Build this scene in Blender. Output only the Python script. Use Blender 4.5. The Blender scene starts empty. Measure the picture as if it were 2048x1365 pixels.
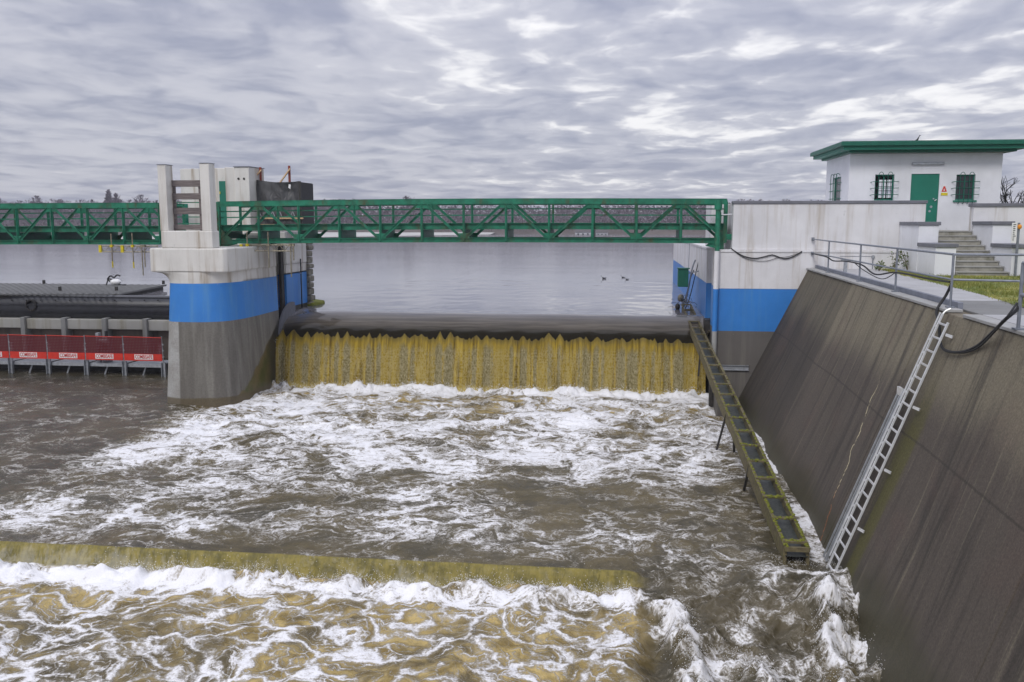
import bpy, math, random
import numpy as np
from mathutils import Vector, Matrix
random.seed(7); rs = np.random.RandomState(7)
SC = bpy.context.scene
COL = SC.collection
R = math.radians

# ------------------------------------------------------------------ camera
F = 1750.0; CX, CY = 1024.0, 682.5; HZ = 445.0; EYE = 1.75
YAW = math.atan(215 / F); PITCH = math.atan((CY - HZ) / F)
cam = bpy.data.cameras.new('camera'); camo = bpy.data.objects.new('camera', cam); COL.objects.link(camo)
cam.sensor_width = 36.0; cam.lens = 36.0 * F / 2048.0
cam.clip_start = 0.1; cam.clip_end = 3000
camo.location = (0, 0, EYE); camo.rotation_euler = (math.pi / 2 - PITCH, 0, YAW)
SC.camera = camo
SC.render.resolution_x = 1024; SC.render.resolution_y = 682

# ------------------------------------------------------------------ nodes helper
class G:
    def __init__(s, tree):
        s.t = tree; s.N = tree.nodes; s.L = tree.links
    def put(s, sock, v):
        if isinstance(v, bpy.types.NodeSocket): s.L.new(v, sock)
        elif v is not None:
            if isinstance(v, (tuple, list)) and len(v) == 3 and sock.type == 'RGBA': v = (*v, 1)
            sock.default_value = v
    def node(s, ty, ins=None, **kw):
        n = s.N.new(ty)
        for k, v in kw.items(): setattr(n, k, v)
        for k, v in (ins or {}).items(): s.put(n.inputs[k], v)
        return n
    def m(s, op, a, b=None, c=None, clamp=False):
        n = s.N.new('ShaderNodeMath'); n.operation = op; n.use_clamp = clamp
        s.put(n.inputs[0], a)
        if b is not None: s.put(n.inputs[1], b)
        if c is not None: s.put(n.inputs[2], c)
        return n.outputs[0]
    def vm(s, op, a, b=None):
        n = s.N.new('ShaderNodeVectorMath'); n.operation = op
        s.put(n.inputs[0], a)
        if b is not None: s.put(n.inputs[3] if op == 'SCALE' else n.inputs[1], b)
        return n.outputs[0]
    def noise(s, v, scale, detail=4, rough=.55, dist=0, color=False):
        n = s.node('ShaderNodeTexNoise', {'Vector': v, 'Scale': scale, 'Detail': detail, 'Roughness': rough, 'Distortion': dist})
        return n.outputs['Color' if color else 0]
    def ss(s, v, a, b, lo=0.0, hi=1.0):
        n = s.node('ShaderNodeMapRange', interpolation_type='SMOOTHSTEP')
        s.put(n.inputs[0], v); s.put(n.inputs[1], a); s.put(n.inputs[2], b); s.put(n.inputs[3], lo); s.put(n.inputs[4], hi)
        return n.outputs[0]
    def mix(s, f, a, b):
        n = s.N.new('ShaderNodeMix'); n.data_type = 'RGBA'
        s.put(n.inputs[0], f); s.put(n.inputs[6], a); s.put(n.inputs[7], b)
        return n.outputs[2]
    def pos(s): return s.node('ShaderNodeNewGeometry').outputs['Position']
    def xyz(s, v): return s.node('ShaderNodeSeparateXYZ', {0: v}).outputs
    def comb(s, x, y, z): return s.node('ShaderNodeCombineXYZ', {0: x, 1: y, 2: z}).outputs[0]
    def attr(s, nm): return s.node('ShaderNodeAttribute', attribute_name=nm).outputs['Fac']
    def bump(s, h, st=.3, d=.02): return s.node('ShaderNodeBump', {'Height': h, 'Strength': st, 'Distance': d}).outputs[0]

# ------------------------------------------------------------------ world: overcast sky with broken cloud
W = bpy.data.worlds.new('World'); SC.world = W; W.use_nodes = True
g = G(W.node_tree); g.N.clear()
SUN_EL, SUN_AZ = R(42), R(200)
sky = g.node('ShaderNodeTexSky', sky_type='NISHITA'); sky.sun_disc = False
sky.sun_elevation = SUN_EL; sky.sun_rotation = SUN_AZ
d = g.node('ShaderNodeTexCoord').outputs['Generated']
x, y, z = g.xyz(d)
zc = g.m('MAXIMUM', z, 0.0)
den = g.m('ADD', zc, 0.085)
P = g.comb(g.m('DIVIDE', x, den), g.m('DIVIDE', y, den), 0.0)
P = g.vm('ADD', g.vm('MULTIPLY', P, (1.25, 1.0, 1)), (5.3, 2.2, 0))
wq = g.noise(P, 1.3, 4, .5, color=True)
P2 = g.vm('ADD', P, g.vm('SCALE', g.vm('SUBTRACT', wq, (.5, .5, .5)), 0.7))
big = g.noise(P2, .75, 3, .5)
mid = g.noise(P2, 2.6, 5, .48)
fine = g.noise(P2, 7.0, 4, .5)
cl = g.m('ADD', g.m('MULTIPLY', big, .42), g.m('ADD', g.m('MULTIPLY', mid, .5), g.m('MULTIPLY', fine, .1)))
lit = g.ss(cl, .37, .62)
glow = g.ss(cl, .545, .64)
elev = g.ss(z, 0.0, .9)
base = g.mix(lit, (.345, .365, .47), (.60, .605, .675))
# thin gaps where the bright upper cloud shows: stronger towards the brighter part of the cloud deck
dirb = g.node('ShaderNodeVectorMath', {0: d, 1: Vector((.16, .95, .28)).normalized()}, operation='DOT_PRODUCT').outputs['Value']
near = g.ss(dirb, .84, .995)
glow2 = g.m('MULTIPLY', g.ss(g.m('ADD', cl, g.m('MULTIPLY', near, .10)), .625, .74), .9)
base = g.mix(glow2, base, (.98, .97, .98))
lum = g.m('ADD', g.ss(z, 0.0, 1.0, .98, 2.0), g.m('MULTIPLY', near, .05))
base = g.vm('SCALE', base, lum)
mixed = g.mix(.06, g.vm('SCALE', base, 10.0), sky.outputs[0])
bg = g.node('ShaderNodeBackground', {'Color': mixed, 'Strength': .1})
g.L.new(bg.outputs[0], g.node('ShaderNodeOutputWorld').inputs[0])

sl = bpy.data.lights.new('sun', 'SUN'); sl.energy = 1.4; sl.angle = R(18); sl.color = (1, .965, .91)
so = bpy.data.objects.new('sun', sl); COL.objects.link(so)
so.rotation_euler = (R(48), 0, R(-22))      # light comes over the viewer's shoulder
SC.view_settings.view_transform = 'Standard'; SC.view_settings.look = 'None'
SC.view_settings.exposure = 0.0; SC.view_settings.gamma = 1.0
SC.cycles.max_bounces = 6; SC.cycles.diffuse_bounces = 3; SC.cycles.glossy_bounces = 3; SC.cycles.transparent_max_bounces = 8
SC.cycles.caustics_reflective = False; SC.cycles.caustics_refractive = False

# ------------------------------------------------------------------ where a line of sight meets a real plane
def ray(px, py):
    u = (px - CX) / F; v = (CY - py) / F
    yy = math.cos(PITCH) + v * math.sin(PITCH); zz = -math.sin(PITCH) + v * math.cos(PITCH)
    return u * math.cos(YAW) - yy * math.sin(YAW), u * math.sin(YAW) + yy * math.cos(YAW), zz
def onz(px, py, z):
    r = ray(px, py); t = (z - EYE) / r[2]; return Vector((r[0] * t, r[1] * t, z))
def ony(px, py, Y):
    r = ray(px, py); t = Y / r[1]; return Vector((r[0] * t, Y, EYE + r[2] * t))
def onx(px, py, X):
    r = ray(px, py); t = X / r[0]; return Vector((X, r[1] * t, EYE + r[2] * t))

# ------------------------------------------------------------------ materials
MATS = {}
def newmat(name):
    m = bpy.data.materials.new(name); m.use_nodes = True; gg = G(m.node_tree); gg.N.clear()
    out = gg.node('ShaderNodeOutputMaterial'); b = gg.node('ShaderNodeBsdfPrincipled'); gg.L.new(b.outputs[0], out.inputs[0])
    MATS[name] = m; return m, gg, b
def plain(name, col, rough=.6, metal=0, var=.12, scale=6, bump=.1, spec=.4, dirt=None, dirtamt=.3):
    m, g, b = newmat(name); p = g.pos()
    n = g.noise(p, scale, 6, .6)
    k = g.ss(n, .3, .7, 1 - var, 1 + var)
    c = g.vm('SCALE', g.mix(0, col, col), k)
    if dirt:
        q = g.vm('MULTIPLY', p, (1.0, 1.0, .35))
        d1 = g.ss(g.noise(q, scale * .6, 8, .7), .62 - dirtamt * .3, .74)
        c = g.mix(g.m('MULTIPLY', d1, dirtamt * 2, clamp=True), c, dirt)
    g.put(b.inputs['Base Color'], c); b.inputs['Roughness'].default_value = rough; b.inputs['Metallic'].default_value = metal
    b.inputs['Specular IOR Level'].default_value = spec
    if bump: g.put(b.inputs['Normal'], g.bump(g.noise(p, scale * 8, 4, .7), bump, .01))
    return m
plain('green_paint', (.012, .165, .095), .5, var=.28, scale=3, dirt=(.085, .055, .02), dirtamt=.46, spec=.4)
plain('green_dark', (.008, .115, .075), .45, var=.12, scale=4)
plain('green_door', (.012, .17, .115), .5, var=.06, scale=2)
plain('galvanised', (.42, .44, .47), .42, .55, var=.18, scale=8, dirt=(.2, .19, .17), dirtamt=.2)
plain('aluminium', (.72, .73, .74), .35, .35, var=.1, scale=6, dirt=(.4, .38, .3), dirtamt=.2)
plain('rail_steel', (.25, .27, .31), .45, .5, var=.15, scale=9)
plain('black_pipe', (.02, .021, .027), .3, var=.3, scale=4, spec=.6)
plain('black_rubber', (.015, .015, .016), .6, var=.2)
plain('dark_steel', (.035, .033, .03), .6, var=.35, scale=9, dirt=(.09, .05, .025), dirtamt=.25)
plain('rust_red', (.22, .045, .025), .7, var=.2)
plain('fresh_timber', (.62, .42, .24), .7, var=.15, scale=9)
plain('grey_cap', (.16, .165, .19), .6, var=.1, scale=5)
plain('kerb_paint', (.21, .225, .27), .6, var=.14, scale=4, dirt=(.12, .11, .1), dirtamt=.15)
plain('yellow_paint', (.62, .5, .02), .5, var=.2, scale=12)
plain('scaffold_tube', (.28, .25, .18), .5, .4, var=.3, scale=12, dirt=(.14, .08, .04), dirtamt=.3)
plain('red_banner', (.62, .035, .02), .6, var=.12, scale=4)
plain('label_white', (.8, .8, .8), .5, var=.03)
plain('label_red', (.6, .04, .03), .5, var=.03)
plain('orange_paint', (.8, .3, .02), .5)
plain('glass_dark', (.02, .025, .03), .08, var=.1, spec=.6, bump=0)
plain('bird_black', (.015, .015, .016), .7)
plain('stone_block', (.2, .185, .15), .85, var=.35, scale=5, bump=.5, dirt=(.06, .07, .03), dirtamt=.35)
plain('concrete_step', (.33, .32, .28), .85, var=.22, scale=5, bump=.3, dirt=(.13, .13, .07), dirtamt=.35)
plain('moss', (.16, .17, .02), .95, var=.5, scale=20, bump=.8)
plain('wood_moss', (.13, .108, .058), .85, var=.35, scale=12, bump=.4, dirt=(.13, .14, .02), dirtamt=.42)
plain('eel_board', (.045, .05, .045), .5, var=.4, scale=14, bump=.4)
plain('far_facade', (.6, .6, .62), .8, var=.1)
plain('far_roof', (.1, .09, .09), .8, var=.1)
plain('pontoon_roof', (.15, .15, .145), .6, var=.15, scale=2)
plain('interior', (.35, .35, .35), .8, var=.05)

def timber(name, col):
    m, g, b = newmat(name); p = g.vm('MULTIPLY', g.pos(), (1.2, 1.2, 22))
    n = g.noise(p, 1.6, 6, .65); c = g.mix(g.ss(n, .3, .7), tuple(c * .55 for c in col), tuple(c * 1.3 for c in col))
    g.put(b.inputs['Base Color'], c); b.inputs['Roughness'].default_value = .85; g.put(b.inputs['Normal'], g.bump(n, .4, .01))
timber('grey_timber', (.17, .145, .14))

def painted(name, col, stain=(.32, .25, .16), amt=.5, rough=.62, rust=True):
    """painted concrete with runs of dirt down the face, faint board marks and blotches"""
    m, g, b = newmat(name); p = g.pos()
    blot = g.noise(p, .7, 5, .6); fine = g.noise(p, 9, 6, .7)
    run = g.noise(g.vm('MULTIPLY', p, (1.6, 1.6, .10)), 1.5, 7, .62)
    run2 = g.noise(g.vm('MULTIPLY', p, (7, 7, .35)), 1.0, 5, .6)
    c = g.vm('SCALE', g.mix(0, col, col), g.ss(blot, .25, .75, .88, 1.06))
    s = g.m('MULTIPLY', g.ss(run, .47, .66), g.ss(run2, .35, .65, .35, 1.0))
    c = g.mix(g.m('MULTIPLY', s, amt, clamp=True), c, stain)
    chip = g.ss(g.noise(g.vm('ADD', p, (3, 5, 7)), 3.5, 9, .72), .66, .69); c = g.mix(g.m('MULTIPLY', chip, .45), c, (.42, .42, .42))
    pits = g.ss(fine, .68, .76); c = g.mix(g.m('MULTIPLY', pits, .35), c, tuple(v * .4 for v in col))
    g.put(b.inputs['Base Color'], c); b.inputs['Roughness'].default_value = rough
    g.put(b.inputs['Normal'], g.bump(g.m('ADD', fine, g.m('MULTIPLY', blot, 2)), .22, .012))
painted('white_paint', (.72, .715, .73), amt=.55)
painted('white_pier', (.68, .665, .63), stain=(.30, .23, .15), amt=.85)
painted('white_house', (.78, .79, .83), stain=(.5, .5, .48), amt=.15)
painted('blue_paint', (.034, .21, .60), stain=(.09, .27, .52), amt=.7, rough=.45)
painted('dark_paint', (.12, .11, .10), stain=(.2, .185, .16), amt=.7)
painted('bare_concrete', (.36, .36, .35), stain=(.22, .2, .16), amt=.6)
painted('pale_concrete', (.52, .51, .47), stain=(.3, .26, .16), amt=.6)
painted('brown_concrete', (.19, .15, .12), stain=(.08, .07, .05), amt=.7)
painted('path_concrete', (.42, .42, .43), stain=(.25, .24, .22), amt=.5)
painted('path_dark', (.2, .2, .195), stain=(.13, .12, .11), amt=.5)

def slope_mat(name, tone):
    m, g, b = newmat(name); p = g.pos(); x, y, z = g.xyz(p)
    dn = g.m('MULTIPLY', g.m('ADD', z, 0.0), -1.0)          # metres below the coping
    wob = g.noise(g.comb(g.m('MULTIPLY', y, .5), 0, 0), 1.2, 3, .5)
    st = g.noise(g.comb(g.m('MULTIPLY', y, 2.2), g.m('MULTIPLY', z, .16), 0), 1.3, 8, .66, .2)
    st2 = g.noise(g.comb(g.m('MULTIPLY', y, 8.0), g.m('MULTIPLY', z, .3), 4), 1.1, 6, .6)
    gr = g.noise(p, 26, 5, .75); blot = g.noise(p, .6, 5, .6)
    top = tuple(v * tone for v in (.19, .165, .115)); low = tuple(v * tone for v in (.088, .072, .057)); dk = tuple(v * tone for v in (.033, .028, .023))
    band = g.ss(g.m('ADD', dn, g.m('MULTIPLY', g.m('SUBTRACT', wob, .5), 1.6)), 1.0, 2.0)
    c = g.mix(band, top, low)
    c = g.mix(g.m('MULTIPLY', g.ss(st, .47, .66), .72), c, dk)
    c = g.mix(g.m('MULTIPLY', g.ss(st2, .56, .72), .32), c, tuple(v * 1.45 for v in top))
    c = g.mix(g.m('MULTIPLY', g.ss(blot, .5, .7), .28), c, (.12, .075, .06))
    # green growth low down and beside the ladder
    wet = g.ss(g.m('ADD', dn, g.m('ADD', g.m('MULTIPLY', g.m('SUBTRACT', blot, .5), 1.6), g.m('MULTIPLY', g.m('SUBTRACT', gr, .5), 1.6))), 4.35, 5.1)
    c = g.mix(g.m('MULTIPLY', wet, .75), c, (.045, .042, .018))
    ly = g.m('ABSOLUTE', g.m('SUBTRACT', y, g.m('ADD', 17.2, g.m('MULTIPLY', dn, -.02))))
    al = g.m('MULTIPLY', g.ss(g.m('ADD', ly, g.m('MULTIPLY', g.m('SUBTRACT', st, .5), .8)), .42, .15), g.ss(dn, .8, 2.4))
    c = g.mix(g.m('MULTIPLY', al, .7), c, (.085, .08, .012))
    # a pale weeping crack with a rusty foot
    cy = g.m('ADD', 20.75, g.m('ADD', g.m('MULTIPLY', dn, -.28), g.m('MULTIPLY', g.m('SUBTRACT', g.noise(g.comb(0, 0, z), 1.3, 4, .6), .5), 1.0)))
    crack = g.m('MULTIPLY', g.ss(g.m('ABSOLUTE', g.m('SUBTRACT', y, cy)), .035, .008), g.m('MULTIPLY', g.ss(g.noise(g.comb(0, 1, z), 4, 3, .6), .42, .5), g.ss(dn, 1.6, 2.2)))
    c = g.mix(crack, c, g.mix(g.ss(dn, 3.9, 4.6), (.55, .48, .3), (.35, .12, .04)))
    joint = g.m('MULTIPLY', g.ss(g.m('ABSOLUTE', g.m('SUBTRACT', g.m('ADD', dn, g.m('MULTIPLY', st2, .03)), 2.35)), .03, .01), .55)
    c = g.mix(joint, c, (.03, .026, .02))
    c = g.vm('SCALE', c, g.ss(gr, .3, .75, .7, 1.3))
    g.put(b.inputs['Base Color'], c); g.put(b.inputs['Roughness'], g.ss(dn, 4.4, 5.1, .85, .5))
    g.put(b.inputs['Normal'], g.bump(g.m('ADD', gr, g.m('MULTIPLY', st2, 1.2)), .3, .012))
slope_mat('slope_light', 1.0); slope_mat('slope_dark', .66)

def pier_base_mat():
    m, g, b = newmat('pier_base'); p = g.pos(); x, y, z = g.xyz(p)
    st = g.noise(g.vm('MULTIPLY', p, (2.5, 2.5, .16)), 1.2, 7, .6); gr = g.noise(p, 16, 6, .7); bl = g.noise(p, 1.1, 5, .6)
    grey = g.mix(g.ss(st, .4, .68), (.125, .115, .10), (.20, .19, .165))
    bare = g.mix(g.ss(bl, .35, .7), (.40, .40, .39), (.29, .28, .26))
    edge = g.m('ADD', x, g.m('MULTIPLY', g.m('SUBTRACT', gr, .5), .12))
    c = g.mix(g.ss(edge, -16.72, -16.66), bare, grey)
    # splash zone: climbs with distance towards the fall
    hl = g.m('ADD', g.m('SUBTRACT', z, -5.05), g.m('MULTIPLY', g.m('SUBTRACT', y, 32.0), -.62))
    hl = g.m('ADD', hl, g.m('MULTIPLY', g.m('SUBTRACT', bl, .5), .9))
    wet = g.ss(hl, .05, -.05)
    wc = g.mix(g.ss(bl, .4, .65), (.13, .10, .045), (.06, .07, .015))
    wc = g.mix(g.ss(y, 34.3, 35.4), wc, (.03, .028, .02))
    c = g.mix(wet, c, wc)
    foot = g.ss(g.m('ADD', z, g.m('MULTIPLY', bl, .15)), -4.83, -4.9)
    c = g.mix(g.m('MULTIPLY', foot, .85), c, (.10, .075, .035))
    c = g.vm('SCALE', c, g.ss(gr, .3, .75, .85, 1.15))
    g.put(b.inputs['Base Color'], c); g.put(b.inputs['Roughness'], g.mix(wet, (.7,) * 3, (.35,) * 3))
    g.put(b.inputs['Normal'], g.bump(gr, .3, .012))
pier_base_mat()

def net_mat():
    m, g, b = newmat('red_net'); p = g.pos(); x, y, z = g.xyz(p)
    gx = g.m('ABSOLUTE', g.m('SUBTRACT', g.m('FRACT', g.m('MULTIPLY', x, 14)), .5)); gz = g.m('ABSOLUTE', g.m('SUBTRACT', g.m('FRACT', g.m('MULTIPLY', z, 14)), .5))
    a = g.m('MAXIMUM', g.ss(gx, .16, .20), g.ss(gz, .16, .20))
    g.put(b.inputs['Base Color'], (.11, .008, .014)); b.inputs['Roughness'].default_value = .7
    g.put(b.inputs['Alpha'], a)
net_mat()

def tarp_mat():
    m, g, b = newmat('tarpaulin'); p = g.pos()
    n = g.noise(g.vm('MULTIPLY', p, (1, 1, .5)), 2.4, 4, .5, 1.2); f = g.noise(p, 30, 3, .6)
    g.put(b.inputs['Base Color'], g.mix(g.ss(n, .3, .7), (.045, .045, .048), (.085, .085, .088))); b.inputs['Roughness'].default_value = .5
    g.put(b.inputs['Normal'], g.bump(g.m('ADD', n, g.m('MULTIPLY', f, .05)), .9, .12))
tarp_mat()

def grass_mat():
    m, g, b = newmat('grass_blades'); p = g.pos()
    n = g.noise(p, .9, 5, .6); n2 = g.noise(p, 14, 3, .6)
    c = g.mix(g.ss(n, .35, .65), (.27, .26, .05), (.11, .16, .025)); c = g.mix(g.ss(n2, .5, .75), c, (.36, .31, .11))
    g.put(b.inputs['Base Color'], c); b.inputs['Roughness'].default_value = .75
grass_mat()
plain('soil', (.10, .095, .04), .95, var=.35, scale=5, bump=.6)
plain('leaf', (.085, .125, .025), .6, var=.4, scale=12, bump=0)
plain('far_twigs', (.15, .125, .145), .95, var=.35, scale=.25, bump=0)  # lightened purple-grey: part of the distance haze is put into the twig colour
plain('far_twigs_pale', (.16, .125, .115), .95, var=.3, scale=.25, bump=0)
plain('far_bank_soil', (.12, .10, .09), .95, var=.3, scale=.05, bump=0)
plain('far_sand', (.5, .49, .47), .9, var=.1, scale=.05, bump=0)
plain('river_bed', (.08, .065, .05), .9)

# ---- water
def lake_mat():
    m, g, b = newmat('lake_water'); p = g.pos(); x, y, z = g.xyz(p)
    q = g.vm('MULTIPLY', p, (1, 1, .2))
    calm = g.ss(y, 42, 75)
    r1 = g.noise(g.vm('MULTIPLY', p, (.8, 1.6, 1)), 1.3, 5, .6); r2 = g.noise(g.vm('MULTIPLY', p, (.12, .35, 1)), 1.0, 3, .5)
    patch = g.ss(g.noise(g.vm('MULTIPLY', p, (.03, .1, 1)), 1.0, 4, .6), .45, .6)
    st = g.m('MULTIPLY', calm, g.m('ADD', .12, g.m('MULTIPLY', patch, .25)))
    bn = g.node('ShaderNodeBump', {'Height': g.m('ADD', r1, r2), 'Strength': g.m('ADD', .02, g.m('MULTIPLY', st, .7)), 'Distance': .05})
    body = g.mix(g.ss(g.noise(p, .3, 4, .6), .4, .7), (.20, .195, .215), (.235, .225, .24))
    # a thin clear sheet over the dark steel gate: the bed of the flow shows through at the lip
    over = g.m('MULTIPLY', g.ss(g.m('ADD', y, g.m('MULTIPLY', g.noise(p, .8, 3, .5), .3)), 38.6, 36.4), g.m('MULTIPLY', g.ss(x, -15.2, -15.0), g.ss(x, 4.2, 4.0)))
    g.put(b.inputs['Base Color'], g.mix(over, body, g.mix(g.ss(z, -2.9, -2.5), (.02, .017, .011), g.mix(g.ss(g.noise(g.comb(g.m('MULTIPLY', x, .25), g.m('MULTIPLY', y, 5), 0), 1.2, 4, .6), .35, .65), (.055, .045, .03), (.13, .11, .085)))))
    g.put(b.inputs['Roughness'], g.m('ADD', .04, g.m('MULTIPLY', calm, .06))); b.inputs['IOR'].default_value = 1.333
    g.put(b.inputs['Normal'], bn.outputs[0])
lake_mat()

def river_mat():
    m, g, b = newmat('river_water'); p = g.pos(); x, y, z = g.xyz(p)
    foam_d = g.attr('foam'); silt = g.attr('silt'); yel = g.attr('fall'); webd = g.attr('web')
    P0 = g.comb(x, y, 0.0)
    w1 = g.vm('SCALE', g.vm('SUBTRACT', g.noise(P0, .45, 3, .5, color=True), (.5, .5, .5)), 2.6)
    w2 = g.vm('SCALE', g.vm('SUBTRACT', g.noise(P0, 1.7, 3, .5, color=True), (.5, .5, .5)), .75)
    Pw = g.vm('ADD', P0, g.vm('ADD', w1, w2))
    Ps = g.vm('MULTIPLY', Pw, (.75, 1.0, 1))
    def ridge(v, sc, k, det=6, ro=.6):
        n = g.noise(v, sc, det, ro); return g.m('SUBTRACT', 1.0, g.m('MULTIPLY', g.m('ABSOLUTE', g.m('SUBTRACT', n, .5)), k), clamp=True)
    a = ridge(Ps, .55, 8.5); bb = ridge(Ps, 1.7, 8.0); c3 = ridge(g.vm('ADD', Ps, (9, 4, 0)), 4.6, 7.0, 5)
    fine = g.noise(P0, 22, 4, .7); c4 = ridge(g.vm('ADD', Ps, (3, 7, 0)), 10.5, 6.0, 4)
    f = g.m('ADD', g.m('MULTIPLY', a, .33), g.m('ADD', g.m('MULTIPLY', bb, .30), g.m('ADD', g.m('MULTIPLY', c3, .24), g.m('MULTIPLY', c4, .15))))
    f = g.m('ADD', f, g.m('MULTIPLY', g.m('SUBTRACT', fine, .5), .55))
    # cell walls of foam where water boils up
    def cells(sc, k):
        v = g.node('ShaderNodeTexVoronoi', {'Vector': g.vm('ADD', g.vm('MULTIPLY', Pw, (.8, 1.15, 0)), g.vm('SCALE', g.noise(P0, 5, 4, .6, color=True), .22)), 'Scale': sc}, voronoi_dimensions='2D', feature='DISTANCE_TO_EDGE')
        return g.m('SUBTRACT', 1.0, g.m('MULTIPLY', v.outputs[0], k), clamp=True)
    cw = g.m('MAXIMUM', cells(1.15, 3.5), g.m('MAXIMUM', g.m('MULTIPLY', cells(3.0, 4.2), .80), g.m('MULTIPLY', cells(7.5, 3.8), .62)))
    cw = g.m('ADD', g.m('MULTIPLY', cw, .72), g.m('ADD', g.m('MULTIPLY', g.m('SUBTRACT', fine, .5), .5), g.m('MULTIPLY', g.m('SUBTRACT', bb, .4), .28)))
    f = g.m('ADD', g.m('MULTIPLY', f, g.m('SUBTRACT', 1.0, webd)), g.m('MULTIPLY', cw, webd))
    t = g.m('SUBTRACT', 1.0, foam_d)
    mask = g.ss(f, g.m('SUBTRACT', t, .12), g.m('ADD', t, .20)); core = g.ss(g.m('ADD', f, g.m('MULTIPLY', g.m('SUBTRACT', fine, .5), .5)), g.m('ADD', t, -.02), g.m('ADD', t, .42))
    thin = g.ss(f, g.m('SUBTRACT', t, .34), g.m('ADD', t, .06))
    boil = g.noise(Pw, .9, 4, .55)
    so_ = g.m('MULTIPLY', silt, g.m('ADD', g.ss(boil, .34, .60), g.m('MULTIPLY', webd, .28)), clamp=True)
    deep = g.mix(g.ss(g.noise(P0, .35, 4, .6), .35, .7), (.045, .040, .024), (.09, .072, .038))
    och = g.mix(g.ss(g.noise(Pw, 2.2, 5, .6), .35, .68), (.21, .145, .036), (.56, .42, .16))
    c = g.mix(so_, deep, och)
    c = g.mix(g.m('MULTIPLY', thin, .24), c, (.40, .36, .28))
    # the short fall over the sill
    vs = g.m('ADD', g.m('MULTIPLY', g.noise(g.comb(g.m('MULTIPLY', x, 2.2), g.m('MULTIPLY', z, 3.0), g.m('MULTIPLY', y, 3)), 1.3, 7, .68), .55), g.m('MULTIPLY', g.noise(g.comb(g.m('MULTIPLY', x, 13), g.m('MULTIPLY', z, 2.5), g.m('MULTIPLY', y, 3)), 1.0, 5, .65), .45))
    fc = g.mix(g.ss(vs, .36, .62), (.115, .10, .025), (.27, .22, .05))
    c = g.mix(yel, c, fc)
    white = g.mix(core, (.44, .41, .36), (.88, .88, .90))
    fm = g.m('MULTIPLY', mask, g.m('SUBTRACT', 1.0, g.m('MULTIPLY', yel, .85)))
    c = g.mix(fm, c, white)
    g.put(b.inputs['Base Color'], c)
    g.put(b.inputs['Roughness'], g.m('ADD', g.m('ADD', .10, g.m('MULTIPLY', fm, .55)), g.m('MULTIPLY', silt, .14)))
    b.inputs['IOR'].default_value = 1.333
    h = g.m('ADD', g.m('MULTIPLY', f, .35), g.m('ADD', g.m('MULTIPLY', fm, .45), g.m('MULTIPLY', g.noise(g.vm('ADD', P0, g.vm('SCALE', w2, .6)), 3.2, 8, .68), 1.0)))
    g.put(b.inputs['Normal'], g.bump(h, .65, .07))
river_mat()

def fall_mat():
    m, g, b = newmat('falling_water'); p = g.pos(); x, y, z = g.xyz(p)
    veil = g.attr('veil'); depth = g.attr('depth')
    s1 = g.noise(g.comb(g.m('MULTIPLY', x, 9), g.m('MULTIPLY', z, .5), 0), 1.0, 6, .6)
    s2 = g.noise(g.comb(g.m('MULTIPLY', x, 2.3), g.m('MULTIPLY', z, .1), 3), 1.0, 4, .6)
    sp = g.noise(g.comb(g.m('MULTIPLY', x, 20), g.m('MULTIPLY', z, 5.5), 0), 1.0, 5, .68)
    net = g.noise(g.comb(g.m('MULTIPLY', x, 11), g.m('MULTIPLY', z, 8), 0), 1.0, 3, .5)
    net = g.m('SUBTRACT', 1.0, g.m('MULTIPLY', g.m('ABSOLUTE', g.m('SUBTRACT', net, .5)), 9), clamp=True)
    och = g.mix(g.ss(s1, .3, .7), (.095, .058, .002), (.42, .295, .028))
    och = g.mix(g.ss(s2, .4, .66), och, (.30, .215, .03))
    gy = g.mix(g.ss(sp, .35, .7), (.14, .11, .035), (.25, .21, .10))
    v = g.m('MULTIPLY', g.ss(g.m('ADD', veil, g.m('MULTIPLY', g.m('SUBTRACT', sp, .5), .9)), .34, .60), g.ss(g.m('ADD', depth, g.m('MULTIPLY', g.m('SUBTRACT', s2, .5), .3)), .10, .26))
    v = g.m('MULTIPLY', v, g.ss(depth, .98, .84))
    c = g.mix(v, och, gy)
    spk = g.m('MULTIPLY', g.ss(sp, .60, .68), g.m('MULTIPLY', g.ss(depth, .1, .35), g.m('ADD', .06, g.m('MULTIPLY', v, .5))))
    c = g.mix(spk, c, (.66, .60, .42))
    c = g.mix(g.m('MULTIPLY', net, g.m('MULTIPLY', g.ss(depth, .1, .3), .22)), c, (.72, .66, .45))
    c = g.mix(g.m('MULTIPLY', g.ss(g.m('ADD', depth, g.m('MULTIPLY', g.m('SUBTRACT', s1, .5), .12)), .84, .97), .8), c, (.50, .40, .13))
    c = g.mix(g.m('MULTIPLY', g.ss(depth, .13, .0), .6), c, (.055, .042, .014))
    g.put(b.inputs['Base Color'], c); b.inputs['Roughness'].default_value = .3; b.inputs['Specular IOR Level'].default_value = .3; b.inputs['IOR'].default_value = 1.333
    g.put(b.inputs['Normal'], g.bump(g.m('ADD', g.m('MULTIPLY', s1, 1.0), g.m('MULTIPLY', sp, .7)), .6, .05))
fall_mat()

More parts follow.
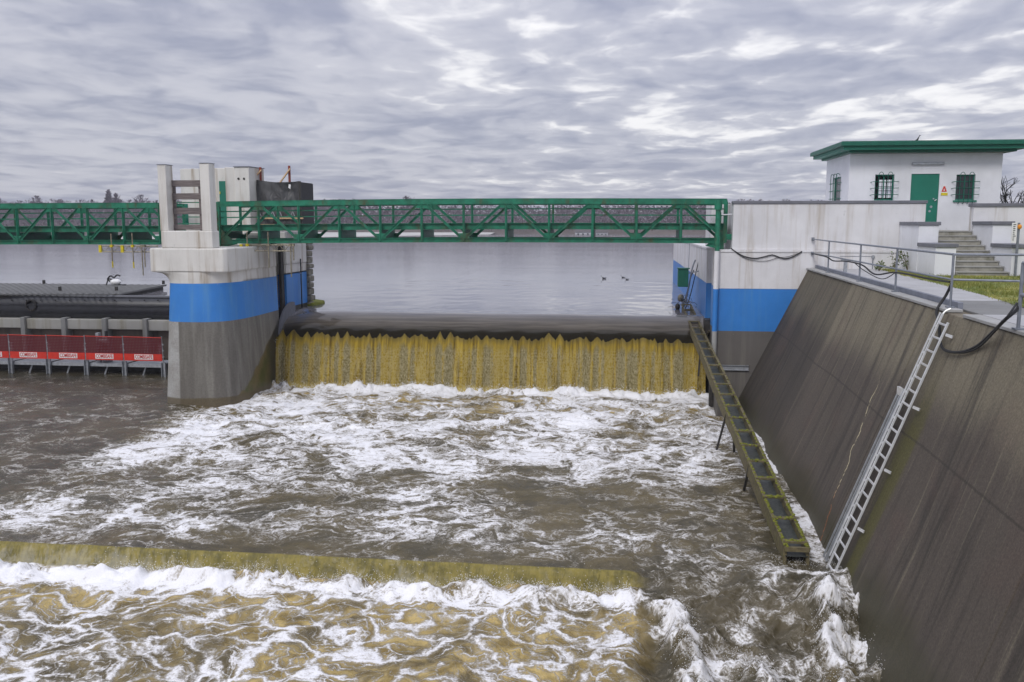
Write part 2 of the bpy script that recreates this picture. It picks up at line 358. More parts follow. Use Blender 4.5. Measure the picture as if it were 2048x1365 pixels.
# ------------------------------------------------------------------ mesh builder
class MB:
    def __init__(s): s.v = []; s.f = []
    def add(s, vs, fs):
        o = len(s.v); s.v += [tuple(q) for q in vs]; s.f += [tuple(i + o for i in q) for q in fs]; return s
    def box(s, x0, y0, z0, x1, y1, z1):
        if x0 > x1: x0, x1 = x1, x0
        if y0 > y1: y0, y1 = y1, y0
        if z0 > z1: z0, z1 = z1, z0
        return s.add([(x0, y0, z0), (x1, y0, z0), (x1, y1, z0), (x0, y1, z0), (x0, y0, z1), (x1, y0, z1), (x1, y1, z1), (x0, y1, z1)],
              [(0, 3, 2, 1), (4, 5, 6, 7), (0, 1, 5, 4), (1, 2, 6, 5), (2, 3, 7, 6), (3, 0, 4, 7)])
    def bar(s, p, q, w, h, up=(0, 0, 1)):
        p = Vector(p); q = Vector(q); d = (q - p).normalized(); up = Vector(up)
        a = d.cross(up)
        if a.length < 1e-4: a = d.cross(Vector((0, 1, 0)))
        a.normalize(); b = a.cross(d).normalized(); a *= w / 2; b *= h / 2
        return s.add([p - a - b, p + a - b, p + a + b, p - a + b, q - a - b, q + a - b, q + a + b, q - a + b],
              [(0, 3, 2, 1), (4, 5, 6, 7), (0, 1, 5, 4), (1, 2, 6, 5), (2, 3, 7, 6), (3, 0, 4, 7)][::1])
    def tube(s, pts, r, n=8, cap=True):
        pts = [Vector(p) for p in pts]; o = len(s.v); prev = None
        for i, p in enumerate(pts):
            d = (pts[min(i + 1, len(pts) - 1)] - pts[max(i - 1, 0)]).normalized()
            a = d.cross(prev if prev is not None else (Vector((0, 0, 1)) if abs(d.z) < .9 else Vector((0, 1, 0))))
            if prev is not None: a = prev - d * prev.dot(d)
            a.normalize(); prev = a; b = d.cross(a); rr = r[i] if isinstance(r, (list, tuple)) else r
            for k in range(n):
                t = 2 * math.pi * k / n; s.v.append(tuple(p + a * (rr * math.cos(t)) + b * (rr * math.sin(t))))
        for i in range(len(pts) - 1):
            for k in range(n):
                k2 = (k + 1) % n; s.f.append((o + i * n + k, o + i * n + k2, o + (i + 1) * n + k2, o + (i + 1) * n + k))
        if cap:
            s.f.append(tuple(o + k for k in range(n))[::-1]); s.f.append(tuple(o + (len(pts) - 1) * n + k for k in range(n)))
        return s
    def prism(s, poly, z0, z1):          # poly: [(x,y)...] counter clockwise
        n = len(poly); z0 = z0 if hasattr(z0, '__len__') else [z0] * n; z1 = z1 if hasattr(z1, '__len__') else [z1] * n
        vs = [(poly[i][0], poly[i][1], z0[i]) for i in range(n)] + [(poly[i][0], poly[i][1], z1[i]) for i in range(n)]
        fs = [tuple(range(n))[::-1], tuple(range(n, 2 * n))] + [(i, (i + 1) % n, n + (i + 1) % n, n + i) for i in range(n)]
        return s.add(vs, fs)
    def loft(s, rings, cap0=False, cap1=False):
        n = len(rings[0]); vs = [p for r in rings for p in r]
        fs = [(i * n + k, i * n + (k + 1) % n, (i + 1) * n + (k + 1) % n, (i + 1) * n + k) for i in range(len(rings) - 1) for k in range(n)]
        if cap0: fs.append(tuple(range(n))[::-1])
        if cap1: fs.append(tuple((len(rings) - 1) * n + k for k in range(n)))
        return s.add(vs, fs)
    def ball(s, c, r, sx=1, sy=1, sz=1, n=8, m=6):
        rings = []
        for j in range(1, m):
            t = math.pi * j / m
            rings.append([(c[0] + r * sx * math.sin(t) * math.cos(2 * math.pi * k / n), c[1] + r * sy * math.sin(t) * math.sin(2 * math.pi * k / n), c[2] - r * sz * math.cos(t)) for k in range(n)])
        return s.loft(rings, True, True)
    def build(s, name, mat, parent=None, smooth=False, bevel=0, loc=None):
        me = bpy.data.meshes.new(name); root = parent
        while root is not None and root.parent is not None: root = root.parent
        L = Vector(root.location) if root is not None else Vector(loc or (0, 0, 0))
        me.from_pydata([tuple(Vector(v) - L) for v in s.v], [], s.f)
        for m_ in (mat if isinstance(mat, (list, tuple)) else [mat]): me.materials.append(MATS[m_])
        if smooth:
            me.polygons.foreach_set('use_smooth', [True] * len(me.polygons)); me.update(); me.set_sharp_from_angle(angle=R(38))
        me.update(); o = bpy.data.objects.new(name, me); COL.objects.link(o)
        if parent is not None: o.parent = parent
        elif loc: o.location = loc
        if bevel:
            b = o.modifiers.new('bevel', 'BEVEL'); b.width = bevel; b.segments = 2; b.limit_method = 'ANGLE'
        return o
def tag(o, label=None, cat=None, group=None, kind=None):
    if label: o['label'] = label
    if cat: o['category'] = cat
    if group: o['group'] = group
    if kind: o['kind'] = kind
    return o
def thing(name, loc, label, cat, group=None):
    o = bpy.data.objects.new(name, None); COL.objects.link(o); o.location = loc; o.empty_display_size = .2
    return tag(o, label, cat, group)
def copy_tree(o, off, parent=None):
    c = o.copy(); COL.objects.link(c)
    if parent is None: c.location = Vector(o.location) + Vector(off)
    else: c.parent = parent
    for ch in [k for k in bpy.data.objects if k.parent == o]: copy_tree(ch, off, c)
    return c
def curve(pts, n=8):
    pts = [Vector(p) for p in pts]; out = []
    for i in range(len(pts) - 1):
        p0 = pts[max(i - 1, 0)]; p1 = pts[i]; p2 = pts[i + 1]; p3 = pts[min(i + 2, len(pts) - 1)]
        for k in range(n):
            t = k / n; out.append(.5 * ((2 * p1) + (p2 - p0) * t + (2 * p0 - 5 * p1 + 4 * p2 - p3) * t * t + (3 * p1 - p0 - 3 * p2 + p3) * t ** 3))
    return out + [pts[-1]]
def lettering(text, size, loc, rot, mat, parent, ext=.002, width=None):
    cu = bpy.data.curves.new('text', 'FONT'); cu.body = text; cu.size = size; cu.align_x = 'CENTER'; cu.align_y = 'CENTER'; cu.extrude = ext; cu.offset = size * .018
    t = bpy.data.objects.new('text', cu); COL.objects.link(t); t.scale = (.82, 1, 1); t.rotation_euler = rot; t.location = loc
    bpy.context.view_layer.update()
    me = bpy.data.meshes.new_from_object(t.evaluated_get(bpy.context.evaluated_depsgraph_get())); M = t.matrix_world.copy()
    bpy.data.objects.remove(t); root = parent
    while root.parent is not None: root = root.parent
    if width:
        vx = [v.co.x for v in me.vertices]; k_ = width / ((max(vx) - min(vx)) * .82); me.transform(Matrix.Diagonal((k_, 1, 1, 1)))
    me.transform(Matrix.Translation(-Vector(root.location)) @ M); me.materials.clear(); me.materials.append(MATS[mat])
    o = bpy.data.objects.new('lettering', me); COL.objects.link(o); o.parent = parent
    return o

# ------------------------------------------------------------------ numpy noise
def _h(ix, iy, s):
    n = (ix * 374761393 + iy * 668265263 + s * 974634777).astype(np.int64) & 0xffffffff
    n = ((n ^ (n >> 13)) * 1274126177) & 0xffffffff
    return ((n ^ (n >> 16)) & 0xffff) / 65535.0
def vn(x, y, s=0):
    xi = np.floor(x).astype(np.int64); yi = np.floor(y).astype(np.int64); fx = x - xi; fy = y - yi
    ux = fx * fx * fx * (fx * (fx * 6 - 15) + 10); uy = fy * fy * fy * (fy * (fy * 6 - 15) + 10)
    def gr(a, b, dx, dy):
        t = _h(a, b, s) * 2 * np.pi; return np.cos(t) * dx + np.sin(t) * dy
    n0 = gr(xi, yi, fx, fy) * (1 - ux) + gr(xi + 1, yi, fx - 1, fy) * ux
    n1 = gr(xi, yi + 1, fx, fy - 1) * (1 - ux) + gr(xi + 1, yi + 1, fx - 1, fy - 1) * ux
    return (n0 * (1 - uy) + n1 * uy) * 1.5
def fbm(x, y, o=4, s=0, r=.5):
    t = 0; a = 1; k = 1
    for i in range(o): t = t + a * vn(x * k + 17.3 * i, y * k - 9.1 * i, s + i); a *= r; k *= 2.03
    return t
def sst(v, a, b):
    t = np.clip((v - a) / (b - a), 0, 1); return t * t * (3 - 2 * t)
def grid_obj(name, X, Y, Z, attrs, mat, smooth=True):
    ny, nx = X.shape; me = bpy.data.meshes.new(name)
    co = np.stack([X, Y, Z], -1).reshape(-1, 3).astype(np.float32)
    i = np.arange(ny - 1)[:, None] * nx + np.arange(nx - 1)[None]; q = np.stack([i, i + 1, i + nx + 1, i + nx], -1).reshape(-1, 4).astype(np.int32)
    me.vertices.add(len(co)); me.vertices.foreach_set('co', co.ravel()); me.loops.add(q.size); me.loops.foreach_set('vertex_index', q.ravel())
    me.polygons.add(len(q)); me.polygons.foreach_set('loop_start', np.arange(0, q.size, 4, dtype=np.int32)); me.polygons.foreach_set('loop_total', np.full(len(q), 4, dtype=np.int32))
    me.update(calc_edges=True); me.polygons.foreach_set('use_smooth', [smooth] * len(q))
    for k, v in attrs.items():
        a = me.attributes.new(k, 'FLOAT', 'POINT'); a.data.foreach_set('value', np.broadcast_to(v, X.shape).ravel().astype(np.float32))
    me.materials.append(MATS[mat]); o = bpy.data.objects.new(name, me); COL.objects.link(o); return o

ZU, ZD, ZL = -2.2, -5.2, -5.72         # reservoir, stilling pool, below the sill
YW = 35.5                              # foot of the weir

# ------------------------------------------------------------------ reservoir, far bank, bed
def reservoir():
    # the surface in front of the weir bends down into the fall; elsewhere it is level to the far bank
    xs = np.concatenate([np.linspace(-700, -60, 20), np.linspace(-58, -14.95, 30), np.linspace(-14.7, 3.6, 160), np.linspace(4.5, 60, 20), np.linspace(80, 700, 12)])
    ys = np.concatenate([np.linspace(35.95, 39.0, 70), np.linspace(39.2, 60, 50), np.linspace(62, 420, 60)])
    X, Y = np.meshgrid(xs, ys)
    inb = sst(X, -14.85, -14.6) * (1 - sst(X, 3.5, 3.7))
    Y = np.where((X < -14.8) & (Y < 44), 42.7 + (Y - 35.95) * (1.3 / 8.05), Y)
    dip = np.clip((37.75 - Y) / 1.8, 0, 1); lens = .04 * np.cos((X + 11.66) / 1.49 * 2 * np.pi) * sst(dip, .45, .9)
    Z = ZU - inb * (1.05 * dip ** 1.9 + lens) + .012 * fbm(X * .6, Y * .6, 3) * (1 - dip)
    # side draw-down against the pier
    Z = Z - inb * .25 * np.exp(-((X + 14.8) / .9) ** 2) * sst(Y, 39.5, 37) * (1 - dip)
    tag(grid_obj('reservoir_water', X, Y, Z, {}, 'lake_water'), kind='structure')
reservoir()
tag(MB().add([(-900, -40, -7.5), (900, -40, -7.5), (900, 900, -7.5), (-900, 900, -7.5)], [(0, 1, 2, 3)]).build('river_bed', 'river_bed'), kind='structure')
bank = MB(); pts = []
YB = 292
for i in range(81):
    x_ = -700 + 17.5 * i; w_ = 4 * math.sin(i * .7) + 3 * math.sin(i * 1.9)
    pts.append((x_, YB + w_ * .5))
rings = [[(p[0], p[1] + dy, zz) for p in pts] for dy, zz in ((0, -2.6), (3, -1.2), (14, -.4), (60, 1.0), (400, 3.0), (900, 3.0))]
n_ = len(pts)
bank.add([p for r in rings for p in r], [(j * n_ + i, j * n_ + i + 1, (j + 1) * n_ + i + 1, (j + 1) * n_ + i) for j in range(5) for i in range(n_ - 1)])
tag(bank.build('far_bank', 'far_bank_soil', smooth=True), kind='structure')
# pale gravel beach at the foot of the far bank, left of the span
bch = MB(); L = [onz(-80, 484, ZU + .05), onz(330, 481, ZU + .05), onz(640, 475, ZU + .05), onz(980, 469.5, ZU + .05)]
bch.add([(v.x, min(v.y, 290), ZU + .05) for v in L] + [(v.x * 1.02, 301, ZU + .6) for v in L], [(0, 1, 5, 4), (1, 2, 6, 5), (2, 3, 7, 6)])
tag(bch.build('gravel_beach', 'far_sand'), kind='structure')

def twig_tree(mb, x, y, z, h, w, n, narrow=False):
    mb.bar((x, y, z), (x, y, z + h * .6), h * .035, h * .035)
    for _ in range(n):
        t = random.random() ** .7; a = random.random() * 6.283
        rr = (w * .5) * math.sqrt(random.random()) * (math.sin(math.pi * min(1, .12 + t * .88)) ** .6)
        c = Vector((x + rr * math.cos(a), y + rr * math.sin(a), z + h * (.12 + .88 * t)))
        L_ = h * random.uniform(.05, .13); dr = Vector((math.cos(a) * (.25 if narrow else .8), math.sin(a) * .5, random.uniform(.4, 1.2))).normalized() * L_
        s_ = Vector((random.uniform(-1, 1), random.uniform(-.4, .4), 0)).normalized() * L_ * random.uniform(.12, .35) * (1.9 if t < .75 else .7)
        mb.add([c - dr * .5 - s_ * .3, c - dr * .5 + s_ * .3, c + dr * .5 + s_, c + dr * .6 - s_], [(0, 1, 2, 3)])
wood = MB()
for row, (yy, hh) in enumerate([(300, (4.5, 6.5)), (306, (6, 8)), (314, (7, 9)), (322, (8, 9.6)), (334, (8.6, 10.4))]):
    x_ = -330
    while x_ < 270:
        w_ = random.uniform(5, 9); twig_tree(wood, x_, yy + random.uniform(-3, 3), -1.2 + .5 * row, random.uniform(*hh) * (1 + .05 * math.sin(x_ * .04)) * (1.0 if x_ < -95 else .86), w_ * 1.4, 150); x_ += w_ * .55
tag(wood.build('far_wood', 'far_twigs'), 'bare brown winter wood lining the far shore of the reservoir', 'wood', kind='stuff')
scrub = MB(); x_ = -330
while x_ < 270:
    twig_tree(scrub, x_, 296 + random.uniform(-2, 3), -1.6, random.uniform(2.5, 4.5), 7, 45); x_ += 2.6
tag(scrub.build('shore_scrub', 'far_twigs_pale'), 'low pale scrub along the far waterline', 'scrub', kind='stuff')
sky_trees = [(78, 394, 6, 'bare tree with a thin split crown at the left end of the far skyline'), (221, 383, 3.0, 'tall narrow poplar standing highest on the far skyline'),
             (236, 389, 4.0, 'shorter upright bare tree just right of the tall narrow poplar'), (284, 392, 9, 'broad round bare tree on the far skyline nearest the pier columns'),
             (125, 401, 6, 'low rounded bare tree on the far skyline between thin tree and poplar'), (815, 395, 7, 'small dark tree top poking over the middle of the green footbridge')]
for px_, py_, w_, lab in sky_trees:
    b_ = ony(px_, 460, 330); t_ = ony(px_, py_, 330); h_ = t_.z + .5
    r_ = thing('bare_tree', (b_.x, 330, -.5), lab, 'tree', 'skyline trees beyond the reservoir')
    MB().tube([(b_.x, 330, -.5), (b_.x, 330, -.5 + h_ * .45), (b_.x + .1, 330, -.5 + h_ * .8)], [.35, .25, .08], 6).build('trunk', 'far_twigs', r_)
    k = MB()
    for _ in range(26):
        a = random.random() * 6.28; z0 = random.uniform(.25, .75); L_ = h_ * random.uniform(.2, .4); sp_ = w_ * .5 / (h_ * .4)
        p0 = Vector((b_.x, 330, -.5 + h_ * z0)); p1 = p0 + Vector((math.cos(a) * L_ * sp_, math.sin(a) * L_ * sp_, L_ * .8)); p1.z = min(p1.z, -.5 + h_)
        k.bar(p0, p1, .09, .09)
    twig_tree(k, b_.x, 330, -.5 + h_ * .15, h_ * .86, w_, 240, w_ < 5)
    k.build('crown', 'far_twigs', r_)
for i, (x0, y0, x1, y1, lab) in enumerate([(1150, 463, 1182, 476, 'white low boathouse at the far waterline below the bridge deck, larger of two'), (1192, 464, 1216, 475, 'pale blue grey shed at the far waterline right of the white boathouse'),
        (770, 409, 800, 415, 'white house row among far trees above the third bridge apex'), (1000, 408, 1040, 414, 'white house among far trees right of the bridge middle'), (1316, 408, 1352, 414, 'long white house among far trees near the right end of the span')]):
    Yh = 290 if y0 > 450 else 318
    a_ = ony(x0, y1, Yh); b_ = ony(x1, y0, Yh); r_ = thing('far_house', (a_.x, Yh, a_.z), lab, 'house', 'small pale buildings across the reservoir')
    z0_ = -2.15 if Yh == 290 else a_.z
    MB().box(a_.x, Yh, z0_, b_.x, Yh + 4, b_.z - .3).build('wall', 'far_facade', r_)
    mx = (a_.x + b_.x) / 2
    MB().add([(a_.x - .2, Yh - .3, b_.z - .3), (b_.x + .2, Yh - .3, b_.z - .3), (b_.x + .2, Yh + 4.3, b_.z - .3), (a_.x - .2, Yh + 4.3, b_.z - .3), (a_.x - .2, Yh + 2, b_.z + .6), (b_.x + .2, Yh + 2, b_.z + .6)], [(0, 1, 5, 4), (2, 3, 4, 5), (0, 4, 3), (1, 2, 5), (0, 3, 2, 1)]).build('roof', 'far_roof', r_)
    for q_ in range(3):
        wx = a_.x + (b_.x - a_.x) * (.2 + .3 * q_); MB().box(wx - .3, Yh - .05, b_.z - 1.3, wx + .3, Yh + .05, b_.z - .7).build('window', 'glass_dark', r_)

# ------------------------------------------------------------------ river below the weir
def river():
    xs = np.concatenate([-np.geomspace(60, 21, 26), np.arange(-20.6, 5.7, .042)])
    ys = np.concatenate([np.linspace(7.5, 12.4, 30), np.arange(12.45, 16.5, .035), np.arange(16.5, 17.2, .02), np.arange(17.23, 21, .038), np.arange(21.04, 36.4, .055), np.linspace(36.6, 50, 30)])
    X, Y = np.meshgrid(xs, ys)
    wx = X + .8 * fbm(X * .35, Y * .35, 3, 5); wy = Y + .8 * fbm(X * .35, Y * .35, 3, 9)
    up = sst(Y, 16.72, 16.98)                          # step of the sill (left part)
    chute = sst(X, .25, .75)                           # right of the sill the water runs down a chute
    zup = ZD + 0 * X; zlow = ZL + 0 * X
    zlow = zlow + .13
    step = zlow + (zup - zlow) * up
    ramp = ZL - .18 + (ZD - ZL + .18) * sst(Y + .25 * X, 14.2, 19.0)
    Z = step * (1 - chute) + ramp * chute
    edge = sst(Y, 24, 33)
    D = (-15.9 + .35 * fbm(Y * .3, Y * .1, 3, 3)) ; inside = sst(X, D - .8, D + 1.2) ; inside = np.maximum(inside, 1 - sst(Y, 16.9, 17.1))
    # swell and chop
    boil = fbm(wx * .55, wy * .55, 4, 11); chop = fbm(wx * 1.7, wy * 1.7, 4, 21); tiny = fbm(wx * 4.5, wy * 4.5, 3, 31)
    rid = 1 - np.abs(fbm(wx * 1.1, wy * 1.1, 4, 41)) * 2
    amp = (.05 + .10 * sst(Y, 20, 33)) * (.25 + .75 * inside)
    amp = np.where(Y < 16.8, .10, amp); calm_lip = sst(Y, 16.85, 17.0) * (1 - sst(Y, 17.2, 18.8)) * (1 - chute)
    amp = amp * (1 - .85 * calm_lip); fallband = sst(Y, 16.66, 16.74) * (1 - sst(Y, 16.96, 17.0)) * (1 - chute)
    amp = amp * (1 - .75 * fallband)
    Z = Z + amp * (.9 * boil + .28 * chop + .10 * tiny + .12 * rid)
    Z += .22 * np.exp(-((Y - 35.15) / .35) ** 2) * (.6 + .8 * chop) * sst(X, -15.2, -14.4)      # heap of foam at the foot of the fall
    Z += .17 * np.exp(-((Y - 16.42 - .15 * fbm(X * .6, X * 0, 3, 61)) / .3) ** 2) * (.7 + .9 * chop) * (1 - chute)     # roller below the sill
    # rapids: standing crests running down and across, an upwelling below the trough end
    def crest(x0, y0, x1, y1, h, w, seed):
        dx, dy = x1 - x0, y1 - y0; L2 = dx * dx + dy * dy; t = np.clip(((X - x0) * dx + (Y - y0) * dy) / L2, 0, 1)
        dd = np.hypot(X - x0 - t * dx, Y - y0 - t * dy) + .12 * fbm(X * 2.1, Y * 2.1, 3, seed)
        e = np.exp(-(dd / w) ** 2) * (.35 + .65 * np.sin(np.pi * np.clip(t * .9 + .08, 0, 1)))
        return h * e
    def P(px, py, z=-5.6): v = onz(px, py, z); return v.x, v.y
    cr = [(P(1345, 1225), P(1420, 1400), .34, .24, 71), (P(1440, 1265), P(1600, 1400), .20, .26, 72), (P(1655, 1225), P(1660, 1330), .36, .27, 73),
          (P(1700, 1340), P(1640, 1400), .34, .27, 74), (P(1730, 1240), P(1800, 1400), .2, .22, 75), (P(1300, 1215), P(1340, 1235), .2, .3, 76)]
    C = 0
    for a_, b_, h_, w_, sd in cr:
        e = crest(*a_, *b_, h_, w_, sd); C = C + e
    ux, uy = P(1640, 1185, -5.3); al = X * .55 + Y * .83; ac = X * .83 - Y * .55; up1 = np.hypot((X - ux) / 1.0, (Y - uy) / .75)
    dome = np.exp(-up1 ** 2 * 1.3); ring = np.exp(-((up1 - .95) / .16) ** 2) * sst(Y, uy - .3, uy + .3)
    Z += .8 * C * (1 + .8 * chop + .4 * tiny) + .28 * dome * (1 + .3 * chop) + .05 * ring
    lowc = chute * (1 - sst(Y, 16.8, 18.8)); al = X * .55 + Y * .83; ac = X * .83 - Y * .55
    Z += lowc * (.07 * np.sin(ac * 4.2 + 2.2 * boil) + .07 * fbm(ac * 2.6, al * .7, 4, 91) + .035 * fbm(ac * 7, al * 2, 3, 92))
    # foam
    fo = .41 + .15 * sst(Y, 21, 27) + .04 * sst(Y, 29, 33)
    fo += .22 * fbm(wx * .3, wy * .3, 3, 51)
    strk = np.exp(-((X - (D + 1.6)) / 1.2) ** 2) * sst(Y, 17.5, 20) * (1 - sst(Y, 28, 31)); fo += .13 * strk
    fo -= .16 * sst(X, -1.5, 1.0) * (1 - sst(Y, 23, 27))
    fo += .34 * sst(Y, 34.3, 35.1) - .06 * sst(Y, 31.5, 33) * (1 - sst(Y, 33.9, 34.6))
    fo = fo * inside + (1 - inside) * (.20 + .1 * fbm(wx * .5, wy * .5, 3, 52) - .1 * sst(Y, 31, 34))
    fo -= .22 * sst(Y, 18.6, 17.0) * up * (1 - chute) * 1.0
    fo += .27 * sst(X, 3.95, 4.25) * sst(Y, 16.6, 17.6) * (1 - sst(Y, 24, 27))
    low = (1 - up) * (1 - chute)
    flow = .465 + .10 * sst(fbm(wx * .45, wy * .45, 3, 77), -.1, .35) + .33 * np.exp(-((Y - 16.2 - .25 * fbm(X * .5, X * 0, 3, 62)) / .27) ** 2) + .12 * fbm(wx * .8, wy * .8, 3, 53) + .25 * sst(-X, 6.5, 9.0) * sst(Y, 15.5, 15.9)
    fo = fo * (1 - low) + flow * low
    ch = chute * (1 - sst(Y, 17.0, 18.3)); foc = .26 + .16 * fbm(ac * 1.6, al * .5, 3, 54) + 1.0 * C * (.55 + 1.5 * chop + 1.0 * tiny) + .30 * ring + .04 * dome + .22 * sst(X, 3.6, 4.4) * (1 - sst(Y, 16, 17.5))
    foc += .22 * np.exp(-((X - (.7 + (16.2 - Y) * .55)) / .4) ** 2) * (1 + .6 * chop) * (1 - sst(Y, 16.1, 16.7))
    fo = fo * (1 - ch) + foc * ch
    si = .9 * sst(Y, 30, 33.6) * sst(X, -16, -14.5) + .12 * inside + .25 * sst(Y, 24, 30) * inside
    si = si * (1 - low) + low * (.95 - .55 * sst(-X, 4.5, 8.5) * sst(-Y, -15.2, -14.2)); si = si * (1 - ch) + ch * (.0 + .40 * np.clip(C * 1.6, 0, 1) + .8 * (1 - sst(X, .2, 1.0)) * (1 - sst(Y, 15.6, 16.2)))
    web = low * (1 - .4 * np.exp(-((Y - 16.2) / .4) ** 2))
    fall = fallband
    tag(grid_obj('river_water', X, Y, Z, {'foam': fo, 'silt': np.clip(si, 0, 1), 'web': web, 'fall': fall}, 'river_water'), kind='structure')
    return xs, ys, Z
RX, RY, RZ = river()

# ------------------------------------------------------------------ the fall over the gate
PK = [571, 593, 620, 639.5, 680, 699, 743, 764, 813, 833, 883, 904, 955, 976, 1026, 1048, 1099, 1121, 1173, 1195, 1244, 1266, 1309, 1331, 1355]
def falls():
    x0, x1 = -14.78, 3.52; xs = np.linspace(x0, x1, 760); T = np.linspace(0, 1, 60)
    pk = [ony(p, 665, 36.2).x for p in PK]; small = [(pk[i] + pk[i + 1]) / 2 + o for i in range(len(pk) - 1) if pk[i + 1] - pk[i] > .7 for o in (-.26, 0, .27)]
    topz = np.full_like(xs, -3.12)
    for p in pk: topz = np.maximum(topz, -2.80 - .07 * (1 + math.sin(p * 13.7)) - (1.3 + .45 * math.sin(p * 31)) * np.abs(xs - p) - .5 * (xs - p) ** 2)
    for p in small: topz = np.maximum(topz, -2.99 - .07 * math.sin(p * 29) - (.9 + .5 * math.sin(p * 17)) * np.abs(xs - p))
    topz = topz + .035 * fbm(xs * 6, xs * 0, 3, 33)
    veil = np.zeros_like(xs)
    for p in pk: veil = np.maximum(veil, np.exp(-((xs - p + .05 * math.sin(p * 5)) / (.20 + .07 * math.sin(p * 3.3))) ** 2))
    for p in small: veil = np.maximum(veil, (.35 + .4 * math.sin(p * 7)) * np.exp(-((xs - p) / .13) ** 2))
    veil = veil * (.75 + .35 * fbm(xs * .9, xs * 0, 2, 5))
    X, TT = np.meshgrid(xs, T); tz = topz[None]
    Z = tz + (ZD - .1 - tz) * TT
    drop = (-2.6 - Z) / 2.6
    Y = 36.18 - .78 * np.sqrt(np.clip(drop, 0, 1.2)) - .0
    rib = sum(np.exp(-((X - p) / .13) ** 2) for p in pk)
    Y = Y - .05 * np.sin(X * 2 * np.pi / .745) * TT + .06 * rib * TT - .03 * fbm(X * 5, Z * .6, 4, 8) - .02 * fbm(X * 14, Z * 5, 3, 9) * TT
    Y = Y - .03
    r_ = thing('weir', (-5.6, YW, ZD), 'long overflow weir with ochre falling water between the pier and right abutment', 'weir')
    o = grid_obj('falling_water', X + 5.6, Y - YW, Z - ZD, {'veil': np.broadcast_to(veil, X.shape), 'depth': TT}, 'falling_water'); o.parent = r_
    # dark sheet behind and above the ochre curtain
    MB().box(-14.85, 36.3, -7, 3.6, 36.9, -3.4).build('sill_wall', 'dark_steel', r_)
    xs2 = np.linspace(x0, x1, 120); t2 = np.linspace(0, 1, 14); X2, T2 = np.meshgrid(xs2, t2)
    Z2 = -3.24 + .04 * np.cos((X2 + 11.66) / 1.49 * 2 * np.pi) - T2 * .55; Y2 = 35.96 - T2 * .16
    o2 = grid_obj('lip_water', X2 + 5.6, Y2 - YW + .02, Z2 - ZD, {}, 'lake_water'); o2.parent = r_
    # curved end plate of the gate against the pier
    e = MB(); n = 14; inn = []; out = []
    for i in range(n + 1):
        a = R(8 + 92 * i / n); out.append((36.0 + 1.75 * (1 - math.cos(a)), -3.55 + 1.75 * math.sin(a))); inn.append((36.55 + 1.55 * (1 - math.cos(a)) * .9, -3.7 + 1.25 * math.sin(a)))
    vs = [(xx, p[0], p[1]) for xx in (-14.68, -14.60) for p in out + inn]; m_ = n + 1
    fs = []
    for i in range(n):
        fs += [(i, i + 1, m_ + i + 1, m_ + i), (2 * m_ + i, 3 * m_ + i, 3 * m_ + i + 1, 2 * m_ + i + 1), (i, 2 * m_ + i, 2 * m_ + i + 1, i + 1)]
    e.add(vs, fs).build('gate_end_plate', 'grey_cap', r_, smooth=False)
falls()

# flying drops thrown up along the sill and in the rapids
def spray():
    V = []; Fc = []
    def hz(x, y):
        i = min(max(np.searchsorted(RX, x), 0), len(RX) - 1); j = min(max(np.searchsorted(RY, y), 0), len(RY) - 1); return RZ[j, i]
    def drop(x, y, z, r):
        o = len(V); V.extend([(x + r, y, z), (x - r * .6, y + r * .8, z), (x - r * .6, y - r * .8, z), (x, y, z + r * 1.3), (x, y, z - r)])
        Fc.extend([(o, o + 1, o + 3), (o + 1, o + 2, o + 3), (o + 2, o, o + 3), (o, o + 4, o + 1), (o + 1, o + 4, o + 2), (o + 2, o + 4, o)])
    for _ in range(3200):
        x = random.uniform(-11, .3); y = 16.62 + random.gauss(0, .12); cl = max(0, math.sin(x * 2.3) * math.sin(x * 5.1 + 1)) ; drop(x, y, hz(x, y) + abs(random.gauss(0, .05 + .1 * cl)), random.uniform(.003, .010))
    for (a, b_, n, s) in [((1345, 1225), (1420, 1360), 1500, .16), ((1440, 1265), (1600, 1365), 700, .09), ((1655, 1225), (1665, 1330), 900, .13), ((1730, 1240), (1800, 1365), 700, .10), ((1560, 1150), (1700, 1150), 450, .06)]:
        A_ = onz(*a, -5.5); B_ = onz(*b_, -5.5)
        for _ in range(n):
            t = random.random(); x = A_.x + (B_.x - A_.x) * t + random.gauss(0, .16); y = A_.y + (B_.y - A_.y) * t + random.gauss(0, .16)
            drop(x, y, hz(x, y) + abs(random.gauss(0, s)) * random.random(), random.uniform(.003, .010))
    for _ in range(2600):
        x = random.uniform(-14.6, 3.5); y = 35.25 + random.gauss(0, .12); drop(x, y, hz(x, y) + abs(random.gauss(0, .09)), random.uniform(.006, .018))
    for _ in range(700):
        z = random.uniform(-5.0, -3.2); x = -14.7 + random.gauss(0, .06); drop(x, 35.7 + random.gauss(0, .15), z, random.uniform(.008, .018))
    mb = MB(); mb.v = V; mb.f = Fc
    tag(mb.build('water_spray', 'label_white'), 'white water drops thrown up along the sill, the weir foot and the rapids', 'spray', kind='stuff')
spray()

